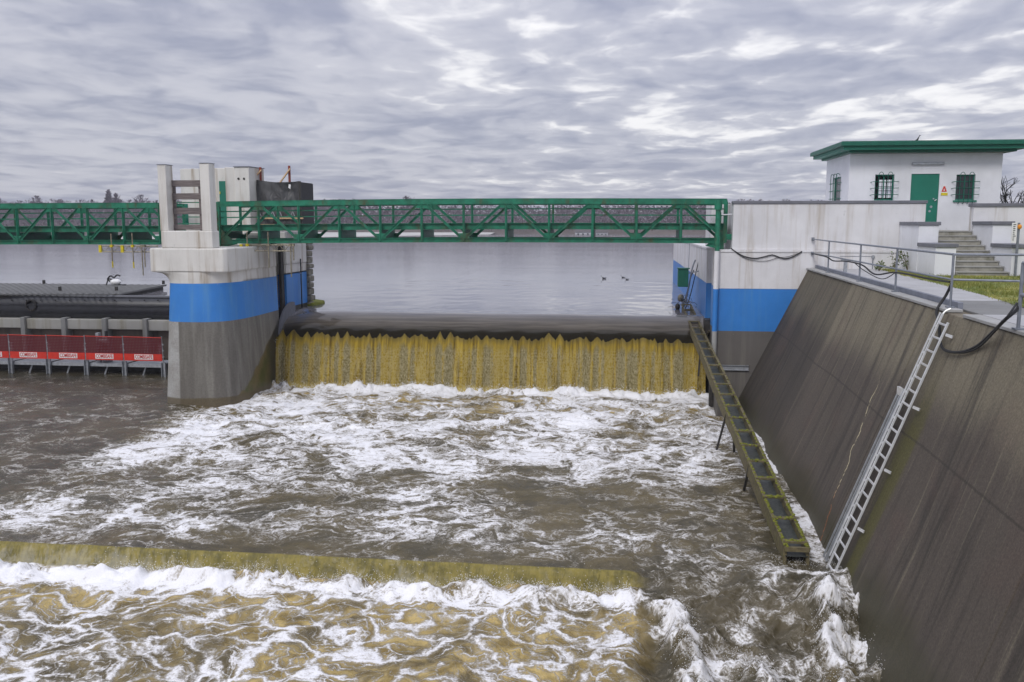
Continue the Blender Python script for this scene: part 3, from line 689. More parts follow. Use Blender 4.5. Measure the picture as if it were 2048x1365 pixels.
# ------------------------------------------------------------------ right retaining wall with battered face
def wtop(Y): return 6.25 + (Y - 14) * .0355
def wbot(Y, z=ZD): return 4.48 + (wtop(Y) - 4.48) * (z - ZD) / (0 - ZD)
rw = thing('retaining_wall', (6.3, 20, 0), 'battered brown concrete river wall sloping down to the rapids', 'wall')
ZB = -7.0
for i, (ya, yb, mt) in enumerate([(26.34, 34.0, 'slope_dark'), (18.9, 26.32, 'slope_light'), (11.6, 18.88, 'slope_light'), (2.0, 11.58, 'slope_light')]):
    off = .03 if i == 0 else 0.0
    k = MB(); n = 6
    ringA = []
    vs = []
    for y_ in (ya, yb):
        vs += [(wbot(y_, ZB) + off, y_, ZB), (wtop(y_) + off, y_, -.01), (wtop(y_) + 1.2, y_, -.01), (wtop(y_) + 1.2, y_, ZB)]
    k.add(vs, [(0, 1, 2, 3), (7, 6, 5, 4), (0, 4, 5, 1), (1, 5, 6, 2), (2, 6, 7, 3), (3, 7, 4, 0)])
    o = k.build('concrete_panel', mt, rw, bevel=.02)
    if i == 0: o['label'] = 'darker smoother wall panel beside the white abutment'
# coping strip and painted kerb along the wall top
k = MB()
for ya, yb in ((2, 17.05), (17.95, 33.9)):
    k.add([(wtop(ya) - .03, ya, .0), (wtop(ya) + .28, ya, .0), (wtop(ya) + .28, ya, .06), (wtop(ya) - .03, ya, .06), (wtop(yb) - .03, yb, 0), (wtop(yb) + .28, yb, 0), (wtop(yb) + .28, yb, .06), (wtop(yb) - .03, yb, .06)],
      [(3, 2, 1, 0), (4, 5, 6, 7), (0, 1, 5, 4), (1, 2, 6, 5), (2, 3, 7, 6), (3, 0, 4, 7)])
k.build('coping', 'bare_concrete', rw, bevel=.01)
k = MB()
for ya, yb in ((18.3, 33.9), (2, 14.6)):
    a0, a1 = wtop(ya) + .29, wtop(yb) + .29
    k.add([(a0, ya, 0), (a0 + .10, ya, 0), (a0 + .10, ya, .17), (a0, ya, .17), (a1, yb, 0), (a1 + .10, yb, 0), (a1 + .10, yb, .17), (a1, yb, .17)],
      [(3, 2, 1, 0), (4, 5, 6, 7), (0, 1, 5, 4), (1, 2, 6, 5), (2, 3, 7, 6), (3, 0, 4, 7)])
k.build('kerb', 'kerb_paint', rw, bevel=.01)

# ground behind the wall
gp = [(wtop(2) + 1.0, 2), (40, 2), (40, 34.0), (wtop(34) + 1.0, 34.0)]
tag(MB().prism(gp, -1.0, -.012).build('ground', 'soil'), kind='structure')
tag(MB().prism([(9.3, 34.0), (60, 34.0), (60, 70), (9.3, 70)], -7, -.02).build('back_ground', 'soil'), kind='structure')
# path slabs
edge = [onz(1750, 537, 0), onz(1893, 575, 0), onz(1960, 590, 0), onz(2048, 620, 0)]
def pe(Y):
    pts_ = [(33.95, 9.55), (25.0, 8.85), (22.5, 8.72), (18.7, 8.15), (13, 7.9), (2, 7.8)]
    for (y0, x0), (y1, x1) in zip(pts_, pts_[1:]):
        if y1 <= Y <= y0: return x1 + (x0 - x1) * (Y - y1) / (y0 - y1)
    return 9.0
pa = thing('path', (7.5, 20, 0), 'pale concrete slab path along the top of the battered wall', 'path'); pa['kind'] = 'structure'; del pa['category']
for (ya, yb, mt) in [(26.6, 33.95, 'path_concrete'), (20.4, 26.58, 'path_concrete'), (17.3, 20.38, 'path_dark'), (11, 17.28, 'path_concrete'), (2, 10.98, 'path_concrete')]:
    MB().prism([(wtop(ya) + .4, ya), (pe(ya), ya), (pe((ya + yb) / 2), (ya + yb) / 2), (pe(yb), yb), (wtop(yb) + .4, yb)], -.01, .035).build('slab', mt, pa, bevel=.008)
def grass():
    V = []; Fc = []
    n = 46000
    for _ in range(n):
        Y = 12 + 21.6 * random.random(); x = pe(Y) - .12 + abs(random.gauss(0, 1)) ** 1.0 * 3.2 if random.random() < .5 else pe(Y) + random.uniform(-.05, 10)
        if Y > 29.7 and x > 9.9: continue
        if x > 22: continue
        cl_ = math.sin(x * 1.7 + math.sin(Y * 1.1) * 2) * math.sin(Y * 1.3 + x * .4)
        h = random.uniform(.05, .13) * (1 + .8 * max(0, cl_)); a = random.random() * 6.28; w = random.uniform(.006, .012); lx = random.gauss(0, .5) * h; ly = random.gauss(0, .5) * h
        o = len(V); V.extend([(x - w * math.cos(a), Y - w * math.sin(a), .0), (x + w * math.cos(a), Y + w * math.sin(a), .0), (x + lx, Y + ly, h)]); Fc.append((o, o + 1, o + 2))
    mb = MB(); mb.v = V; mb.f = Fc
    tag(mb.build('grass', 'grass_blades'), 'rough yellow green grass beside the slab path and the steps', 'grass', kind='stuff')
    X, Y = np.meshgrid(np.linspace(0, 1, 90), np.linspace(12, 33.9, 160)); XX = np.vectorize(pe)(Y) - .05 + X * 14
    XX = np.where((Y > 29.8), np.minimum(XX, 9.95 + 0 * XX), XX)
    tag(grid_obj('turf', XX, Y, .03 + .03 * fbm(XX * 1.4, Y * 1.4, 4, 3), {}, 'grass_blades'), 'short matted turf under the rough grass beside the path', 'turf', kind='stuff')
grass()
def leafy(loc, h, label, n=70):
    r_ = thing('leafy_plant', loc, label, 'plant', 'weedy shrubs at the foot of the white wall'); st_ = MB(); lf = MB()
    for s in range(6):
        a = random.random() * 6.28; tip = Vector(loc) + Vector((math.cos(a) * h * .4, math.sin(a) * .2, h * random.uniform(.6, 1)))
        st_.tube([loc, (Vector(loc) + tip) / 2 + Vector((.03, 0, .05)), tip], .008, 5)
        for _ in range(n // 6):
            t = random.uniform(.25, 1); c = Vector(loc).lerp(tip, t) + Vector((random.gauss(0, .07), random.gauss(0, .05), random.gauss(0, .05))); u = Vector((random.gauss(0, 1), random.gauss(0, 1), random.gauss(0, .6))).normalized() * .055; v = Vector((random.gauss(0, 1), random.gauss(0, 1), random.gauss(0, 1))).normalized() * .03
            lf.add([c - u, c + v, c + u, c - v], [(0, 1, 2, 3)])
    st_.build('stem', 'wood_moss', r_); lf.build('foliage', 'leaf', r_)
for px_, h_, lab in [(1758, .35, 'small leafy weed at the end of the conduit on the white wall'), (1785, .75, 'green leafy shrub against the white wall, left of two taller ones'), (1815, .8, 'green leafy shrub growing in the corner beside the stair wall'), (1850, .3, 'low dark weed at the foot of the stair cheek wall')]:
    b_ = onz(px_, 543, .02); leafy((b_.x, min(b_.y, 33.6) if px_ < 1830 else 30.6, .02), h_, lab)

# ------------------------------------------------------------------ right abutment
YA = 33.9
ab = thing('abutment', (6, YA, -5), 'right bank abutment painted in white, blue and dark bands under the footbridge end', 'abutment')
xl = ony(1434, 600, YA).x                     # left front corner
zl = ony(1500, 500, YA).z; zb = ony(1500, 578.5, YA).z; zd = ony(1500, 663, YA).z
def plan(o): return [(xl - o, YA - o), (7.5, YA - o), (12, YA - o), (12, 60), (xl - .12 - o, 60), (xl - .12 - o, 37.0), (xl + .45, 37.0), (xl + .45, 36.1), (xl - o, 36.1)]
MB().prism(plan(0), zb, zl - .1).build('white_band', 'white_paint', ab, bevel=.02)
MB().prism(plan(.03), zl - .1, zl).build('ledge', 'white_paint', ab, bevel=.015)
MB().prism(plan(.002), zd, zb).build('blue_band', 'blue_paint', ab)
MB().prism(plan(.004), -7, zd).build('dark_band', 'dark_paint', ab)
MB().box(xl - .12, 31.6, -7, xl + .2, 33.88, -4.15).build('toe_wall', 'dark_paint', ab, bevel=.03)
MB().box(xl - .28, 32.9, -7, xl - .14, 33.15, -3.4).build('guide_post', 'dark_steel', ab)
MB().box(xl - .2, 36.15, -5.5, xl + .1, 36.95, -2.2).build('slot_seal', 'dark_steel', ab)
# steel channel across the dark band with a small weep
ch_l = ony(1432, 735, YA - .02); ch_r = ony(1497, 735, YA - .02)
ch = thing('wall_channel', (ch_l.x, YA - .05, ch_l.z), 'short galvanised channel fixed across the dark band of the abutment', 'bracket')
MB().box(ch_l.x, YA - .03, ch_l.z - .09, ch_r.x, YA - .01, ch_l.z + .09).build('web_plate', 'galvanised', ch)
for s in (-1, 1): MB().box(ch_l.x, YA - .09, ch_l.z + s * .09 - .01, ch_r.x, YA - .03, ch_l.z + s * .09 + .01).build('flange', 'galvanised', ch)
# parapet wall
zp = ony(1600, 403, YA).z; xp = ony(1466, 450, YA + .06).x; xpr = ony(1852, 420, YA + .06).x
pw = thing('parapet_wall', (xp, YA, 0), 'long white rendered parapet wall running from the bridge end to the steps', 'wall')
MB().box(xp, YA + .06, zl, xpr, YA + .36, zp - .09).build('wall_face', 'white_paint', pw, bevel=.015)
MB().box(xp, YA + .36, zl, xp + .25, 38.5, zp - .09).build('return_wall', 'white_paint', pw)
MB().box(xp - .04, YA + .02, zp - .09, xpr + .04, YA + .40, zp + .02).build('coping', 'grey_cap', pw, bevel=.012)
MB().box(7.0, YA + .02, -.1, xpr, YA + .10, ony(1600, 512, YA).z).build('plinth', 'white_paint', pw, bevel=.01)
for a_, b_ in (((1432, 511), (1605, 513)),):
    pass
# tall lamp-like pipe with green cap
pp = thing('capped_pipe', (ony(1433, 600, YA - .13).x, YA - .13, -5), 'tall round pipe with green upper sleeve and cap at the abutment corner', 'pipe')
px0 = ony(1431, 600, YA - .13).x; zt = ony(1431, 401, YA - .13).z; zc_ = ony(1431, 420, YA - .13).z; zg = ony(1431, 502, YA - .13).z
MB().tube([(px0, YA - .13, zg), (px0, YA - .13, zc_)], .095, 16).build('green_sleeve', 'green_paint', pp, smooth=True)
MB().tube([(px0, YA - .13, zc_), (px0, YA - .13, zt)], .145, 16).build('cap', 'green_paint', pp, smooth=True)
MB().tube([(px0, YA - .13, zb), (px0, YA - .13, zg - .01)], .10, 16).build('white_pipe', 'white_paint', pp, smooth=True)
MB().tube([(px0, YA - .13, zd), (px0, YA - .13, zb)], .101, 16).build('blue_pipe', 'blue_paint', pp, smooth=True)
MB().tube([(px0, YA - .13, -6), (px0, YA - .13, zd)], .10, 16).build('bare_pipe', 'bare_concrete', pp, smooth=True)
MB().tube(curve([(px0 + .08, YA - .15, zc_ - .02), (px0 + .14, YA - .16, zc_ - .12), (px0 + .16, YA - .16, ony(1431, 430, YA).z), (ony(1464, 429, YA).x, YA - .05, ony(1464, 429, YA).z)]), .022, 7).build('outlet_arm', 'aluminium', pp, smooth=True)

rwl = thing('rear_parapet', (xl, 37, zl), 'white upstream wall seen through the end bays of the long footbridge', 'wall')
MB().box(xl + .02, 37.2, zl + .002, xp + .2, 39.5, ony(1410, 409, 37.2).z).build('wall_block', 'white_paint', rwl, bevel=.02)
MB().box(xl + .9, 36.6, zl + .004, xl + 1.1, 37.15, 2.2).build('grey_panel', 'kerb_paint', rwl)
# cables slung along the abutment
def cable(name, pts_, r, label, cat='cable', mat='black_rubber', group=None):
    k = MB().tube(curve(pts_, 7), r, 6); o = k.build(name, mat, smooth=True); tag(o, label, cat, group); return o
def Y_(px, py, Y=YA - .04): return ony(px, py, Y)
cable('cable', [Y_(1462, 497), Y_(1470, 503), Y_(1488, 513), Y_(1512, 517), Y_(1540, 511), Y_(1548, 511), Y_(1570, 518), Y_(1590, 512), Y_(1604, 503)], .022, 'thick black cable slung in two loops across the white abutment face', group='cables on the abutment')
cable('cable', [Y_(1466, 501), Y_(1490, 517), Y_(1512, 522), Y_(1535, 522), Y_(1556, 516), Y_(1575, 514), Y_(1604, 505)], .01, 'thin black cable sagging lowest across the white abutment face', group='cables on the abutment')

# ------------------------------------------------------------------ railing along the wall top
def tube2(p, q, r=.024): return MB().tube([p, q], r, 8)
rl = thing('handrail', (6.7, 25, 0), 'two rail galvanised tube handrail following the top of the battered wall', 'railing')
T0 = ony(1606, 478, YA); B0 = ony(1606, 503, YA)
def rp(Y, off=.16): return wtop(Y) + off
posts = [30.8, 26.2, 22.4, 18.35]
tops = [Vector((rp(y), y, 1.12)) for y in posts]; mids = [Vector((rp(y), y, .62)) for y in posts]
T0 = Vector((rp(33.85), 33.86, 1.13)); B0 = Vector((rp(33.85), 33.86, .60))
inner_far = Vector((rp(18.35) + 1.75, 18.15, 1.12)); inner_near = Vector((rp(14.9) + .45, 15.6, 1.12)); last = Vector((rp(14.2) + .1, 14.35, 1.12))
runs = [T0] + tops + [inner_far]
for a_, b_ in zip(runs, runs[1:]): tube2(a_, b_).build('top_rail', 'rail_steel', rl, smooth=True)
runs2 = [B0] + mids + [Vector((inner_far.x, inner_far.y, .60))]
for a_, b_ in zip(runs2, runs2[1:]): tube2(a_, b_, .022).build('mid_rail', 'rail_steel', rl, smooth=True)
for y in posts:
    MB().tube([(rp(y), y, .06), (rp(y), y, 1.12)], .026, 8).build('post', 'rail_steel', rl, smooth=True)
    MB().box(rp(y) - .07, y - .07, .06, rp(y) + .07, y + .07, .085).build('base_plate', 'rail_steel', rl)
for v in (inner_far,): MB().tube([(v.x, v.y, .03), (v.x, v.y, 1.12)], .026, 8).build('post', 'rail_steel', rl, smooth=True)
MB().box(T0.x - .05, T0.y - .03, T0.z - .06, T0.x + .05, T0.y + .05, T0.z + .06).build('wall_bracket', 'rail_steel', rl)
MB().box(B0.x - .05, B0.y - .03, B0.z - .06, B0.x + .05, B0.y + .05, B0.z + .06).build('wall_bracket', 'rail_steel', rl)
rn = thing('handrail', (6.5, 13, 0), 'near section of tube handrail cut by the edge of the view past the ladder', 'railing')
np_ = onz(2036, 660, .06); npx = np_.x; npy = np_.y
MB().tube([(npx, npy, .05), (npx, npy, 1.12)], .03, 8).build('post', 'rail_steel', rn, smooth=True)
for zz in (1.12, .62):
    MB().tube([(npx, npy, zz), (rp(8) , 8, zz)], .026, 8).build('top_rail' if zz > 1 else 'mid_rail', 'rail_steel', rn, smooth=True)
    MB().tube([(npx, npy, zz), (npx + .55, npy + .15, zz)], .026, 8).build('return_rail', 'rail_steel', rn, smooth=True)
MB().box(npx - .07, npy - .07, .06, npx + .07, npy + .07, .09).build('base_plate', 'rail_steel', rn)
MB().tube([(rp(8), 8, .05), (rp(8), 8, 1.12)], .028, 8).build('post', 'rail_steel', rn, smooth=True)
# little stanchion behind the kerb
sp_ = onz(1690, 551, .03); st = thing('junction_post', (sp_.x, sp_.y, 0), 'short grey service post with a flat head behind the railing', 'post')
MB().box(sp_.x - .05, sp_.y - .05, .03, sp_.x + .05, sp_.y + .05, .48).build('shaft', 'galvanised', st); MB().box(sp_.x - .14, sp_.y - .08, .48, sp_.x + .14, sp_.y + .08, .55).build('head', 'galvanised', st)
# cables lashed to the rail and the loop by the ladder
def M_(t, dz=0, dx=-.03):
    Y = 33.8 - t; return Vector((rp(Y) + dx, Y, .6 + dz))
cable('cable', [M_(0), M_(2.8, -.02), M_(4, -.1), M_(6, -.03), M_(8, -.05), M_(9.5, -.22), M_(11.5, -.06), M_(14, -.05), M_(15.4, -.03)], .022, 'black cable bundle lashed along the middle rail above the wall', group='cables on the railing')
cable('cable', [M_(7, -.03), M_(8.4, -.2), M_(10.2, -.3), M_(11.4, -.08)], .012, 'thin black cable loop drooping below the middle rail', group='cables on the railing')
def S_(px, py, off=.05):      # a point just proud of the battered face
    z = -1.0; Y = 16
    for _ in range(14):
        X = wbot(Y, z) - off; v = onx(px, py, X); Y, z = v.y, v.z
    return Vector((X, Y, z))
cable('cable', [Vector((rp(18.4), 18.35, .55)), Vector((rp(18.4) - .06, 18.45, .3)), Vector((wtop(18.4) - .07, 18.4, 0)), S_(1878, 650), S_(1882, 690), S_(1896, 703), S_(1925, 704), S_(1955, 692), S_(1985, 665, .15), S_(2010, 640, .35), Vector((npx - .03, npy, .40)), Vector((npx + .03, npy + .02, .62))], .028, 'thick black hose hanging in a deep loop down the wall from the near rail', 'hose')
cable('cable', [S_(1900, 704), S_(1927, 706), S_(1957, 695), S_(1988, 665, .2), S_(2016, 632, .4), Vector((npx - .05, npy, .48))], .018, 'thinner black hose running beside the thick loop up to the near rail', 'hose')

# ------------------------------------------------------------------ ladder on the battered face
def LP(Y, z, off): return Vector((wbot(Y, z) - off, Y, z))
ld = thing('ladder', (wtop(17.5), 17.5, 0), 'long aluminium access ladder down the battered wall into the water', 'ladder')
yl0, yl1 = 17.72, 17.24
for yy in (yl0, yl1):
    top = .0 if yy == yl0 else -.12
    MB().bar(LP(yy, -5.35, .17), LP(yy, top, .17), .03, .055, up=(0, 1, 0)).build('stile', 'aluminium', ld)
for i in range(20):
    z_ = -.18 - i * .262
    MB().bar(LP(yl0 - .015, z_, .17), LP(yl1 + .015, z_, .17), .035, .03).build('rung', 'aluminium', ld)
MB().bar(LP(yl0 + .07, -5.0, .2), LP(yl0 + .07, .02, .2), .02, .03, up=(0, 1, 0)).build('safety_rail', 'aluminium', ld)
MB().bar(LP(yl0 + .16, -4.7, .17), LP(yl0 + .16, -.05, .17), .02, .04, up=(0, 1, 0)).build('safety_rail', 'aluminium', ld)
for i in range(18):
    z_ = -.25 - i * .262; MB().bar(LP(yl0 + .16, z_, .17), LP(yl0 + .02, z_, .17), .03, .035).build('cleat', 'aluminium', ld)
for z_ in (-.35, -1.75, -3.0, -4.2): MB().bar(LP(yl1 - .02, z_, .12), LP(yl1 - .13, z_ - .03, .02), .03, .05).build('wall_bracket', 'aluminium', ld)
MB().tube(curve([LP(yl0, -.02, .17), LP(yl0, .05, .14), LP(yl0 - .01, .10, .07)]), .018, 6).build('top_hook', 'aluminium', ld)
l2 = thing('lower_rail', (wtop(18), 18.0, -1.6), 'shorter paired steel guide rails fixed left of the long ladder', 'rail')
for yy in (18.0, 18.1, 18.26): MB().bar(LP(yy, -5.2, .14), LP(yy, -1.55, .14), .025, .05, up=(0, 1, 0)).build('guide_rail', 'galvanised', l2)
MB().bar(LP(18.02, -1.62, .16), LP(18.27, -1.62, .16), .05, .16).build('head_plate', 'aluminium', l2)

# ------------------------------------------------------------------ eel pass trough
E0, E1 = Vector((3.02, 40.2, -1.98)), Vector((3.70, 17.75, -4.88))
ep = thing('eel_pass', tuple(E1), 'long mossy timber eel trough with cross battens sloping down beside the wall', 'trough')
def EP(t, s, h):
    p = E0.lerp(E1, t); w = .46 if t > .45 else .40; return Vector((p.x + s * w / 2, p.y, p.z + h))
sections = [0, .16, .33, .50, .66, .80, .90, 1.0]
for i, (a, b_) in enumerate(zip(sections, sections[1:])):
    for s in (-1, 1):
        dz = .02 * ((i * 7) % 3 - 1)
        MB().add([EP(a, s, .0), EP(b_ - .002, s, 0), EP(b_ - .002, s, -.42), EP(a, s, -.38), EP(a, s * .84, 0), EP(b_ - .002, s * .84, 0), EP(b_ - .002, s * .84, -.42), EP(a, s * .84, -.38)],
           [(0, 1, 2, 3), (7, 6, 5, 4), (0, 4, 5, 1), (1, 5, 6, 2), (2, 6, 7, 3), (3, 7, 4, 0)]).build('side_board', 'wood_moss', ep)
        MB().bar(EP(a, s * .97, .03 + dz * .3), EP(b_ - .003, s * .97, .03 + dz * .3), .075, .04).build('top_rim', 'wood_moss', ep)
    MB().add([EP(a, -1, -.16), EP(b_, -1, -.16), EP(b_, 1, -.16), EP(a, 1, -.16)], [(0, 3, 2, 1)]).build('climbing_board', 'eel_board', ep)
nb = 21
for i in range(nb + 1):
    t = .005 + .985 * i / nb; w_ = .10 if i % 3 else .16
    p_, q_ = EP(t, -1.05, .055), EP(t, 1.05, .055); MB().bar(p_, q_, w_, .04).build('batten', 'wood_moss', ep)
# open mouth frame at the lower end
for s in (-1, 1): MB().bar(EP(.995, s, -.02), EP(1.0, s, -.7), .06, .08, up=(0, 1, 0)).build('mouth_post', 'wood_moss', ep)
MB().bar(EP(1.0, -1.1, .0), EP(1.0, 1.1, .0), .07, .09).build('mouth_head', 'wood_moss', ep)
mo = MB()
for _ in range(900):
    t = 1 - abs(random.gauss(0, .22)); 
    if t < .3: continue
    s = random.choice((-1, 1)) * random.uniform(.85, 1.08) if random.random() < .6 else random.uniform(-1, 1); h = .05
    if abs(s) < .8: t = .005 + .985 * round((t - .005) / .985 * nb) / nb + random.uniform(-.002, .002); h = .075
    mo.ball(EP(min(t, 1), s, h + random.uniform(-.02, .01)), random.uniform(.012, .038), 1, 1.3, .7, 5, 4)
o = mo.build('moss', 'moss', ep, smooth=True); o['kind'] = 'stuff'
for (pa_, pb_) in (((1443, 832), (1431, 908)), ((1464, 868), (1468, 908)), ((1498, 945), (1487, 985)), ((1400, 700), (1403, 740))):
    tt = 0; best = None
    for k_ in range(200):
        t = k_ / 199; v = EP(t, -.9, -.3); 
        dx, dy = v.x, v.y; dep = dx * -math.sin(YAW) + dy * math.cos(YAW); u_ = (dx * math.cos(YAW) + dy * math.sin(YAW))
        yy = HZ + (EYE - v.z) / dep * F
        if best is None or abs(yy - pa_[1] - 12) < best[0]: best = (abs(yy - pa_[1] - 12), v)
    v = best[1]; w = onz(pb_[0], pb_[1], -5.3)
    if pb_[1] < 800: w = Vector((v.x - .05, v.y, v.z - .8))
    MB().bar(v + Vector((0, 0, .15)), w, .06, .06, up=(0, 1, 0)).build('leg', 'dark_steel', ep)
# debris and buoy at the intake
for px_, py_, r__ in ((1364, 640, .17),):
    pass
ib = onz(1364, 618, ZU + .3)
ik = thing('intake_float', (2.75, 41.2, -2.1), 'round pale intake housing with hoses and debris at the trough top', 'intake')
MB().ball((2.85, 41.4, -1.75), .15, 1, 1, 1.2, 12, 8).build('housing', 'stone_block', ik, smooth=True)
MB().ball((2.66, 40.5, -2.08), .12, 1, 1, 1.3, 12, 8).build('float', 'dark_steel', ik, smooth=True)
k = MB()
for _ in range(60):
    p = Vector((2.9 + random.gauss(0, .22), 40.6 + random.gauss(0, .6), -1.9 + random.gauss(0, .12))); q = p + Vector((random.gauss(0, .15), random.gauss(0, .2), random.gauss(0, .1))); k.tube([p, (p + q) / 2 + Vector((0, 0, .05)), q], .009, 4)
o = k.build('twig_debris', 'dark_steel', ik); o['kind'] = 'stuff'
for i, pts_ in enumerate([[(1391, 520), (1384, 540), (1372, 600), (1364, 615)], [(1399, 515), (1392, 545), (1378, 600), (1368, 622)], [(1388, 540), (1380, 560), (1370, 598), (1362, 600)]]):
    cable('hose', [ony(a, b_, 41.0 + .1 * i) for a, b_ in pts_], .035 if i == 0 else .02, ['thick grey hose down the abutment flank to the trough intake', 'black cable hanging down the abutment flank beside the hose', 'short curved hose ending at the round intake housing'][i], 'hose', 'rail_steel' if i == 0 else 'black_rubber', 'hoses on the abutment flank')
gb = ony(1356, 538, 40.5); gc = ony(1376, 574, 40.5)
gx = thing('control_box', (gb.x, 40.5, gc.z), 'green steel control box hanging beside the abutment above the weir', 'box')
MB().box(gb.x, 40.35, gc.z, gc.x, 40.75, gb.z).build('cabinet', 'green_dark', gx, bevel=.02)
MB().box(gb.x - .03, 40.3, gb.z, gc.x + .05, 40.8, gb.z + .04).build('lid', 'green_dark', gx)
MB().tube([(gc.x, 40.5, gb.z), (gc.x + .02, 40.5, .9)], .012, 5).build('suspension_wire', 'rail_steel', gx)
MB().bar((gc.x, 40.5, gb.z - .2), (gc.x + .5, 40.6, gb.z - .1), .05, .05).build('bracket', 'rail_steel', gx)

# ------------------------------------------------------------------ footbridges
YN, YF = 34.3, 36.35
def span(x0, n, pitch, zb_, zt_, label, ends, g0=0, zb2=None, zt2=None):
    L = n * pitch; zb2 = zb_ if zb2 is None else zb2; zt2 = zt_ if zt2 is None else zt2
    def zB(x): t = (x - x0) / L; return zb_ + (zb2 - zb_) * t - (.0 if n < 8 else -.05 * math.sin(math.pi * t)) * 1
    def zT(x): t = (x - x0) / L; return zt_ + (zt2 - zt_) * t + (.06 * math.sin(math.pi * t) if n >= 8 else 0)
    r_ = thing('footbridge', (x0, YN, 0), label, 'bridge', 'green truss footbridges')
    xs_ = [x0 + i * pitch for i in range(n + 1)]
    for yy, nr in ((YN, 1), (YF, 0)):
        s = -1 if nr else 1
        k = MB(); kb = MB()
        for i in range(n):
            a, b_ = xs_[i], xs_[i + 1]
            k.bar((a, yy, zT(a) - .05), (b_, yy, zT(b_) - .05), .13, .10); k.bar((a, yy + s * .075, zT(a) - .1), (b_, yy + s * .075, zT(b_) - .1), .02, .2)
            k.bar((a, yy, zT(a) + .008), (b_, yy, zT(b_) + .008), .19, .016)
            kb.bar((a, yy, zB(a) + .06), (b_, yy, zB(b_) + .06), .02, .16); kb.bar((a, yy, zB(a) - .01), (b_, yy, zB(b_) - .01), .18, .02); kb.bar((a, yy, zB(a) + .15), (b_, yy, zB(b_) + .15), .14, .02)
        k.build('top_chord', 'green_paint', r_); kb.build('bottom_chord', 'green_paint', r_)
        for i in range(n + 1):
            x_ = xs_[i]; v_ = MB().box(x_ - .045, yy - .05, zB(x_) + .02, x_ + .045, yy + .035, zT(x_) - .1); v_.box(x_ - .012, yy - .09, zB(x_) + .04, x_ + .012, yy - .05, zT(x_) - .12)
            v_.build('vertical', 'green_paint', r_)
            odd = (i + g0) % 2 == 1
            gz = zT(x_) - .25 if odd else zB(x_) + .22
            if 0 < i < n or True:
                MB().add([(x_ - .22, yy - .052, gz - .1), (x_ + .22, yy - .052, gz - .1), (x_ + .22, yy - .052, gz + .12), (x_ - .22, yy - .052, gz + .12), (x_ - .22, yy - .04, gz - .1), (x_ + .22, yy - .04, gz - .1), (x_ + .22, yy - .04, gz + .12), (x_ - .22, yy - .04, gz + .12)],
                   [(0, 1, 2, 3), (7, 6, 5, 4), (0, 4, 5, 1), (1, 5, 6, 2), (2, 6, 7, 3), (3, 7, 4, 0)]).build('gusset', 'green_paint', r_)
        for i in range(n):
            a, b_ = xs_[i], xs_[i + 1]
            if (i + g0) % 2 == 0: p, q = (a + .1, yy - .03, zB(a) + .17), (b_ - .1, yy - .03, zT(b_) - .16)
            else: p, q = (a + .1, yy - .03, zT(a) - .16), (b_ - .1, yy - .03, zB(b_) + .17)
            dd = MB().bar(p, q, .02, .12, up=(0, 1, 0)); dd = MB(); dv = (Vector(q) - Vector(p)).normalized(); nn = Vector((-dv.z, 0, dv.x))
            dd.bar(p, q, .05, .11, up=(0, 1, 0)) if False else dd.bar(Vector(p), Vector(q), .10, .025, up=(0, 1, 0)); dd.bar(Vector(p) + nn * .045 + Vector((0, -.03, 0)), Vector(q) + nn * .045 + Vector((0, -.03, 0)), .018, .06, up=(0, 1, 0))
            dd.build('diagonal', 'green_paint', r_)
    dk = MB(); zd_ = lambda x: zB(x) + .74
    for yy in (YN + .16, YF - .16):
        k = MB()
        for i in range(n):
            a, b_ = xs_[i], xs_[i + 1]; k.bar((a, yy, zd_(a) - .12), (b_, yy, zd_(b_) - .12), .03, .22); k.bar((a, yy - .05, zd_(a) - .01), (b_, yy - .05, zd_(b_) - .01), .14, .02); k.bar((a, yy - .03, zd_(a) - .24), (b_, yy - .03, zd_(b_) - .24), .1, .02)
        k.build('deck_beam', 'green_paint', r_)
    for i in range(n):
        a, b_ = xs_[i], xs_[i + 1]; dk.bar((a, (YN + YF) / 2, zd_(a) - .03), (b_, (YN + YF) / 2, zd_(b_) - .03), YF - YN - .4, .05)
    dk.build('deck', 'dark_steel', r_)
    for x_ in xs_: MB().box(x_ - .06, YN + .05, zB(x_) + .16, x_ + .06, YF - .05, zd_(x_) - .26).build('cross_beam', 'green_dark', r_)
    for h_ in (.30, .54, .79):
        k = MB()
        for i in range(n): a, b_ = xs_[i], xs_[i + 1]; k.bar((a, YN + .14, zd_(a) + h_), (b_, YN + .14, zd_(b_) + h_), .03, .045)
        k.build('guard_rail', 'green_paint', r_)
    return r_
xs0 = ony(439, 450, YN).x; xs1 = ony(1452, 450, YN).x
br = span(xs0, 12, (xs1 - xs0) / 12, .90, 2.57, 'long green steel truss footbridge spanning the weir to the right abutment', None, 0, .97, 2.62)
# bearing ends
for x_, d_ in ((xs0, 1), (xs1, -1)):
    MB().add([(x_ - .06, YN - .03, .70), (x_ + d_ * .75, YN - .03, .86), (x_ + d_ * .3, YN - .03, 1.25), (x_ - .06, YN - .03, 1.6), (x_ - .06, YN, .70), (x_ + d_ * .75, YN, .86), (x_ + d_ * .3, YN, 1.25), (x_ - .06, YN, 1.6)], [(0, 1, 2, 3), (7, 6, 5, 4), (0, 4, 5, 1), (1, 5, 6, 2), (2, 6, 7, 3), (3, 7, 4, 0)]).build('bearing_plate', 'green_paint', br)
MB().box(xs1 - .1, YN - .08, .98, xs1 + .02, YN + .05, 2.6).build('end_post', 'green_paint', br)
MB().box(xs0 - .12, YN - .08, .72, xs0 + .05, YN + .05, 2.55).build('end_post', 'green_paint', br)
xe = ony(320, 450, YN).x; pt = (ony(248.8, 450, YN).x - ony(106.5, 450, YN).x) / 2
bl = span(xe - 10 * pt, 10, pt, .70, 2.36, 'green steel truss footbridge running out of view left of the pier', None, 0, .86, 2.53)

